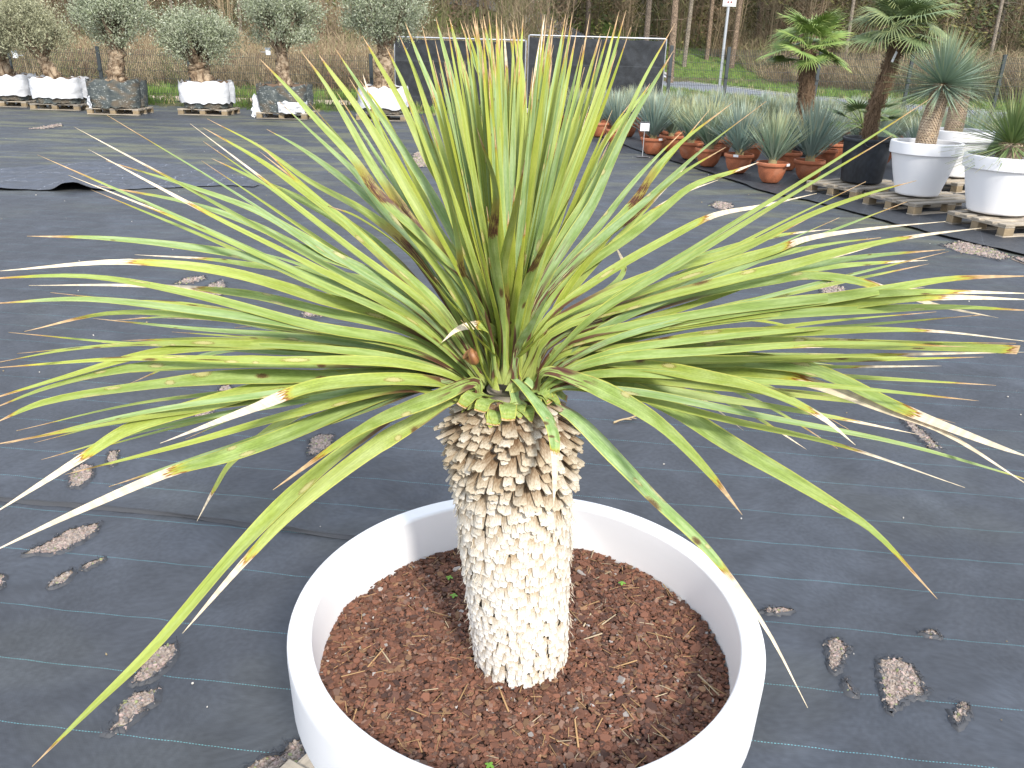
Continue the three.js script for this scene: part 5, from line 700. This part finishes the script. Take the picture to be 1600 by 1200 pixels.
structure(mesh('road', ribbon(-2.3, 2.3, 0.03, 2), std(0xffffff, 0.8, { map: tex(256, 256, (u, v) => { const k = 1 + 0.12 * tn(u, v, 40) + 0.1 * tn(v, u, 6); return [128 * k, 132 * k, 138 * k]; }) })));
for (const [a, b] of [[-2.12, -2.0], [2.0, 2.12]]) structure(mesh('road_edge_line', ribbon(a, b, 0.036, 2), std(rgb(0.7, 0.7, 0.7), 0.8)));
for (const [a, b] of [[-2.55, -2.3], [2.3, 2.55]]) structure(mesh('kerb', ribbon(a, b, 0.06, 2), std(rgb(0.45, 0.43, 0.4), 0.9)));
{
  const g = new THREE.PlaneGeometry(26, 2.0, 80, 6).rotateX(-Math.PI / 2), p = g.attributes.position, uv = g.attributes.uv; for (let i = 0; i < p.count; i++) { const x = p.getX(i) - 17, z = p.getZ(i) - 26.6 - (x + 4) * 0.02; p.setXYZ(i, x, 0.004 + 0.02 * fbm(x, z), z); uv.setXY(i, x / 1.2, z / 1.2); } g.computeVertexNormals();
  structure(mesh('gravel_track', g, std(0xffffff, 1, { map: tex(256, 256, (u, v) => { const k = 1 + 0.2 * tn(u, v, 40) + 0.15 * tn(v, u, 9); return [178 * k, 160 * k, 138 * k]; }) })));
}
for (const [a, b] of [[2.56, 8.5], [-8.5, -2.56]]) structure(mesh('grass_verge', ribbon(a, b, 0.012, 2), std(0xffffff, 1, { map: tex(256, 256, (u, v) => { const k = 1 + 0.25 * tn(u, v, 40) + 0.2 * tn(v, u, 9); return mix3([92 * k, 116 * k, 44 * k], [128, 118, 74], clamp(tn(u, v, 6), 0, 1) * 0.6); }) })));
const grassGeo = (() => { const r = rng(8), l = []; for (let i = 0; i < 12; i++) { const a = r() * 6.28, h = 0.10 + r() * 0.16, x = (r() - 0.5) * 0.28, z = (r() - 0.5) * 0.28, b = 0.05 + r() * 0.08, w = 0.006; l.push(geo([x - w, 0, z, x + w, 0, z, x + Math.cos(a) * b * 0.4 + w, h * 0.6, z + Math.sin(a) * b * 0.4, x + Math.cos(a) * b * 0.4 - w, h * 0.6, z + Math.sin(a) * b * 0.4, x + Math.cos(a) * b, h, z + Math.sin(a) * b], [0, 1, 2, 0, 2, 3, 3, 2, 4])); } return merge(l); })();
const grassMat = std(0xffffff, 0.7), grassC = () => { const s = rr(0.6, 1.2); return rand() < 0.78 ? rgb(0.15 * s, 0.25 * s, 0.04 * s) : rgb(0.30 * s, 0.27 * s, 0.12 * s); };
{
  const l = []; const put = (x, z, s) => l.push([x, terrainY(x, z) - 0.02, z, 0, rr(0, 6.3), 0, s, grassC()]);
  for (let i = 0; i < 3600; i++) { const x = rr(-18, -1), z = rand() < 0.16 ? rr(-25.2, -23.6) : -27.9 - Math.pow(rand(), 1.2) * 6; if (fbm(x * 0.7, z * 0.7) > -0.16) put(x, z, rr(0.7, 1.5)); }
  for (let i = 0; i < 9000; i++) { const t = rr(0, 0.72), p = roadC.getPoint(t), q = roadC.getTangent(t), side = rand() < 0.7 ? 1 : -1, w = 2.65 + Math.pow(rand(), 1.2) * 7; const sx = -q.z * w * -side, sz = q.x * w * -side; const x = p.x + sx, z = p.z + sz; if (z < -25.2) put(x, z, rr(0.7, 1.4)); }
  for (let i = 0; i < 500; i++) { const x = rr(-16, 0), z = rr(-23.7, -22.7); if (fbm(x * 0.9, z) > 0) put(x, z, rr(0.3, 0.6)); }
  stuff(tag(instanced('grass', grassGeo, grassMat, l), 'green grass on the verges behind the fences', 'grass', null, 'stuff'));
}
// ---------------------------------------------------------------- wood behind
function stems(seed, n, h, spread, r0, twigs) {          // a bunch of bare, leaning stems with side twigs
  const r = rng(seed), l = []; for (let i = 0; i < n; i++) { const a = r() * 6.28, x = Math.cos(a) * spread * 0.3 * r(), z = Math.sin(a) * spread * 0.3 * r(), H = h * (0.55 + 0.6 * r()), lx = Math.cos(a) * spread * r(), lz = Math.sin(a) * spread * r(), p = [V(x, 0, z), V(x + lx * 0.4 + (r() - 0.5) * 0.1 * h, H * 0.5, z + lz * 0.4), V(x + lx + (r() - 0.5) * 0.15 * h, H, z + lz)]; l.push(tube(p, [r0, r0 * 0.7, r0 * 0.25], 3, 0, 1, false)); for (let k = 0; k < twigs; k++) { const s = 0.25 + 0.7 * r(), b = p[0].clone().lerp(p[2], s), q = r() * 6.28, L = h * 0.16 * (0.4 + r()); l.push(tube([b, V(b.x + Math.cos(q) * L * 0.6, b.y + L * 0.5, b.z + Math.sin(q) * L * 0.6), V(b.x + Math.cos(q) * L, b.y + L * (0.6 + 0.5 * r()), b.z + Math.sin(q) * L)], [r0 * 0.45, r0 * 0.35, r0 * 0.15], 3, 0, 1, false)); } } return merge(l);
}
const twigMat = std(0xffffff, 0.95);
{ // dead bramble and bracken bank
  const g = [stems(41, 16, 1.1, 0.9, 0.009, 5), stems(42, 20, 0.7, 1.0, 0.008, 4)], tan = () => { const s = rr(0.65, 1.25), k = rand(); return k < 0.7 ? rgb(0.38 * s, 0.30 * s, 0.18 * s) : k < 0.9 ? rgb(0.26 * s, 0.17 * s, 0.11 * s) : rgb(0.22 * s, 0.23 * s, 0.1 * s); };
  g.forEach((q, e) => { const l = []; for (let i = 0; i < 800; i++) { const x = rr(-24, 1), z = -31 - Math.pow(rand(), 1.1) * 16; l.push([x, terrainY(x, z) - 0.05, z, rr(-0.2, 0.2), rr(0, 6.3), rr(-0.2, 0.2), rr(0.8, 1.7) * (1 + (-z - 31) * 0.02), tan()]); }
    for (let i = 0; i < 900; i++) { const t = rr(0.02, 0.62), p = roadC.getPoint(t), q2 = roadC.getTangent(t), w = 8.5 + rand() * 8, x = p.x + q2.z * w * -1, z = p.z - q2.x * w * -1; const x2 = p.x - q2.z * -w, z2 = p.z + q2.x * -w; const far = x2 * 0.5 - z2 > x * 0.5 - z ? [x2, z2] : [x, z]; l.push([far[0], terrainY(...far) - 0.05, far[1], rr(-0.15, 0.15), rr(0, 6.3), rr(-0.15, 0.15), rr(1.0, 2.0), tan()]); }
    tag(instanced('dead_brambles', q, twigMat, l), e ? 'low tan dead bracken along the edge of the wood' : 'tall tan dead brambles along the edge of the wood', 'brambles', null, 'stuff'); });
}
{ // bare saplings and thicket between the trunks
  const g = [stems(51, 7, 7, 1.6, 0.03, 9), stems(52, 9, 5, 1.4, 0.022, 10)], br = () => { const s = rr(0.6, 1.3), k = rand(); return k < 0.5 ? rgb(0.22 * s, 0.165 * s, 0.105 * s) : k < 0.8 ? rgb(0.32 * s, 0.25 * s, 0.155 * s) : rgb(0.17 * s, 0.165 * s, 0.075 * s); };
  g.forEach((q, e) => { const l = []; for (let i = 0; i < 460; i++) { const x = rr(-60, 75), z0 = x < 2 ? -44 : -63 + Math.max(0, x - 14) * 0.7, z = Math.min(z0 - Math.pow(rand(), 1.4) * 42, -36); l.push([x, terrainY(x, z) - 0.1, z, 0, rr(0, 6.3), 0, rr(0.7, 1.25), br()]); } tag(instanced('sapling_thicket', q, twigMat, l), e ? 'low brown bare thicket among the forest trunks' : 'tall thin bare saplings among the forest trunks', 'thicket', null, 'stuff'); });
}
{ // evergreen and withered undergrowth that closes the wood
  const r = rng(61), l = []; for (let i = 0; i < 110; i++) { const a = r() * 6.28, q = r() * 1.1, y = r() * 1.6, s = 0.05 + r() * 0.09, x = Math.cos(a) * q, z = Math.sin(a) * q, d = r() * 6.28, t = (r() - 0.5) * 1.6; const cx = Math.cos(d), sx = Math.sin(d); l.push(geo([x - cx * s, y + t * s, z - sx * s, x + sx * s * 0.3, y + s * 0.28, z - cx * s * 0.3, x + cx * s, y - t * s, z + sx * s, x - sx * s * 0.3, y - s * 0.28, z + cx * s * 0.3], [0, 1, 2, 0, 2, 3])); }
  const g = merge(l), li = []; for (let i = 0; i < 3800; i++) { const x = rr(-80, 90), z0 = x < 2 ? -54 : -64 + Math.max(0, x - 14) * 0.6, z = Math.min(z0 - rand() * 34, -44), s = rr(0.6, 1.3), k = rand(); const y = terrainY(x, z) + Math.pow(rand(), 1.3) * 9 - 0.3; li.push([x, y, z, rr(-0.3, 0.3), rr(0, 6.3), rr(-0.3, 0.3), rr(0.9, 1.9), k < 0.5 ? rgb(0.19 * s, 0.175 * s, 0.06 * s) : k < 0.72 ? rgb(0.09 * s, 0.115 * s, 0.045 * s) : rgb(0.20 * s, 0.13 * s, 0.08 * s)]); }
  tag(instanced('forest_undergrowth', g, std(0xffffff, 0.9), li), 'olive and russet undergrowth filling the depth of the wood', 'undergrowth', null, 'stuff');
}
const pineBark = [[0.36, 0.27, 0.2], [0.40, 0.35, 0.29], [0.27, 0.22, 0.18]].map((c, q) => std(rgb(...c), 0.95, { map: tex(128, 256, (u, v) => { const k = 0.85 + 0.3 * tn(u, v, 14) + 0.2 * tn(u * 2 % 1, v, 30); return [230 * k, 226 * k, 220 * k]; }) }));
const needleMat = std(0xffffff, 0.8, { vertexColors: true });
function pine(seed, H, r0, bark, lean) {
  const t = new THREE.Group(), r = rng(seed), P = curve([V(0, -0.3, 0), V(lean * 0.3 + (r() - 0.5) * 0.1, H * 0.35, 0), V(lean * 0.7, H * 0.7, (r() - 0.5) * 0.3), V(lean, H, 0)], 12); t.name = 'forest_tree';
  const l = [tube(P, P.map((_, i) => lerp(r0, r0 * 0.3, i / 12)), 9, 0.08, 2)];
  for (let i = 0; i < 12; i++) { const s = 0.12 + 0.6 * r(), b = P[Math.floor(s * 12)], a = r() * 6.28, L = 0.5 + r() * 1.3; l.push(tube([b, V(b.x + Math.cos(a) * L * 0.5, b.y + (r() - 0.3) * 0.3, b.z + Math.sin(a) * L * 0.5), V(b.x + Math.cos(a) * L, b.y + (r() - 0.6) * 0.7, b.z + Math.sin(a) * L)], [r0 * 0.12, r0 * 0.08, r0 * 0.03], 4, 0, 1, false)); }
  for (let i = 0; i < 16; i++) { const s = 0.72 + 0.28 * i / 16, b = P[Math.min(12, Math.floor(s * 12))], a = i * 2.4, L = 1.9 - 1.3 * (s - 0.72) / 0.28; l.push(tube([b, V(b.x + Math.cos(a) * L, b.y + 0.4, b.z + Math.sin(a) * L)], [r0 * 0.18, r0 * 0.05], 4, 0, 1, false)); }
  const m = new THREE.Mesh(merge(l), bark); m.name = 'trunk'; t.add(m);
  const pos = [], idx = [], col = []; for (let i = 0; i < 900; i++) { const s = 0.68 + 0.34 * r(), a = r() * 6.28, q = (2.2 - 1.7 * (s - 0.68) / 0.34) * Math.sqrt(r()), x = lean * s + Math.cos(a) * q, y = H * s + (r() - 0.5) * 0.5, z = Math.sin(a) * q, d = V(r() - 0.5, r() * 0.6 - 0.2, r() - 0.5).normalize(), w = V(r() - 0.5, r() - 0.5, r() - 0.5).cross(d).normalize(), L = 0.28 + r() * 0.3, k = 0.6 + r() * 0.7, p = i * 4; for (const [f, g] of [[0, 0], [0.5, 0.1], [1, 0], [0.5, -0.1]]) { pos.push(x + d.x * f * L + w.x * g, y + d.y * f * L + w.y * g, z + d.z * f * L + w.z * g); col.push(0.06 * k, 0.1 * k, 0.035 * k); } idx.push(p, p + 1, p + 2, p, p + 2, p + 3); }
  const c = new THREE.Mesh(geo(pos, idx, null, col), needleMat); c.name = 'crown'; t.add(c); t.traverse((e) => { e.castShadow = e.receiveShadow = true; }); return t;
}
{
  const protos = [pine(71, 14, 0.2, pineBark[0], 0.3), pine(72, 15, 0.17, pineBark[1], -0.4), pine(73, 13, 0.24, pineBark[2], 0.1), pine(74, 14.5, 0.13, pineBark[1], 0.6)];
  const spots = []; const lab = ['brown pine trunk in the wood behind the fences', 'greyish pine trunk in the wood behind the fences', 'dark thick pine trunk in the wood behind the fences', 'slender greyish pine trunk in the wood behind the fences'];
  const add = (x, z, k, s = 1, own) => { const t = protos[k].clone(); t.name = numbered('forest_tree'); t.position.set(x, terrainY(x, z), z); t.rotation.y = rr(0, 6.3); t.scale.set(s, rr(0.9, 1.1), s); scene.add(t); tag(t, own ?? lab[k], 'tree', own ? 'nearer trees at the edge of the wood' : 'pines of the wood: ' + lab[k]); };
  for (const [x, z, k, s, own] of [[-0.03, -60, 2, 0.9, 'dark trunk rising behind the upright leaves, over the right screen panel'], [1.91, -66, 1, 0.9, 'left one of two close grey trunks above the right screen panel'], [2.82, -70, 2, 0.8, 'right one of two close trunks above the right screen panel'], [4.60, -72, 1, 0.8, 'thin grey trunk above the middle of the right screen panel'], [4.68, -64, 2, 0.9, 'dark trunk above the middle of the right screen panel'], [8.14, -58, 2, 0.9, 'dark trunk just left of the right screen panel corner'], [8.89, -52, 0, 1.15, 'thick brown trunk just right of the screen panels'], [11.11, -60, 1, 1, 'grey trunk second right of the screen panels'], [13.03, -62, 0, 0.9, 'brown trunk just left of the traffic sign pole'], [14.32, -60, 0, 1.1, 'brown trunk just right of the traffic sign pole'], [17.40, -66, 0, 0.9, 'brown trunk left of the bright green palm'], [26.48, -50, 3, 0.9, 'slender trunk near the right border of the wood'], [20.91, -52, 0, 0.9, 'brown trunk behind the dull green palm'], [21.27, -58, 3, 1, 'slender trunk between the two palms'], [-3.36, -62, 3, 0.8, 'slender trunk above the left screen panel'], [-5.80, -70, 2, 0.8, 'dark trunk above the left end of the left screen panel'], [-20.98, -50, 3, 0.8, 'slender tree just right of the second olive crown'], [-18.82, -48, 3, 0.7, 'slender tree left above the third olive crown'], [-18.52, -50, 3, 0.8, 'slender tree above the third olive crown'], [-18.14, -52, 3, 0.7, 'slender tree right above the third olive crown'], [-15.82, -50, 3, 0.8, 'slender tree between the third and fourth olive crowns'], [-1.28, -70, 1, 0.8, 'thin grey trunk where the two screen panels meet']]) add(x, z, k, s, own);
  for (let i = 0; i < 120; i++) { const x = rr(-62, 72), z = Math.min((x < 2 ? -56 : -66 + Math.max(0, x - 16) * 0.6) - Math.pow(rand(), 0.9) * 34, -46); if (spots.every(([a, b]) => Math.hypot(a - x, b - z) > 1.6)) { spots.push([x, z]); add(x, z, Math.floor(rand() * 4), rr(0.75, 1.15)); } }
}
// bits of litter on the fabric
{
  const l = []; for (let i = 0; i < 200; i++) { const z = -1.6 - Math.pow(rand(), 1.5) * 14, x = rr(-1, 1) * (1 - z * 0.72); if (Math.hypot(x - 0.04, z + 1.32) < 0.75) continue; const s = rr(0.6, 1.2); l.push([x, fabricY(x, z) + 0.003, z, rr(0, 3), rr(0, 6), rr(0, 3), rr(0.0015, 0.0042) * (1 - z * 0.09), rand() < 0.6 ? rgb(0.5 * s, 0.47 * s, 0.42 * s) : rgb(0.36 * s, 0.28 * s, 0.16 * s)]); }
  tag(instanced('grit', stoneGeos[0], stoneMat, l), 'scattered pale grit and crumbs on the dark fabric', 'grit', null, 'stuff');
  const t = thing('twig', 'small forked tan twig on the fabric right behind the trunk', 'twig', [0.56, fabricY(0.56, -3.69) + 0.006, -3.69], 0.3); mesh('branch', merge([tube(curve([V(-0.06, 0, 0.01), V(-0.02, 0.006, 0), V(0.03, 0.004, -0.012), V(0.07, 0.01, -0.02)], 10), 0.005, 5, 0.4, 60), tube([V(0.01, 0.004, -0.006), V(0.03, 0.012, 0.02)], [0.004, 0.002], 5), tube([V(0.04, 0.006, -0.014), V(0.06, 0.01, 0.012)], [0.0035, 0.002], 5)]), std(rgb(0.42, 0.32, 0.18), 0.9), t);
}
renderer.render(scene, camera);
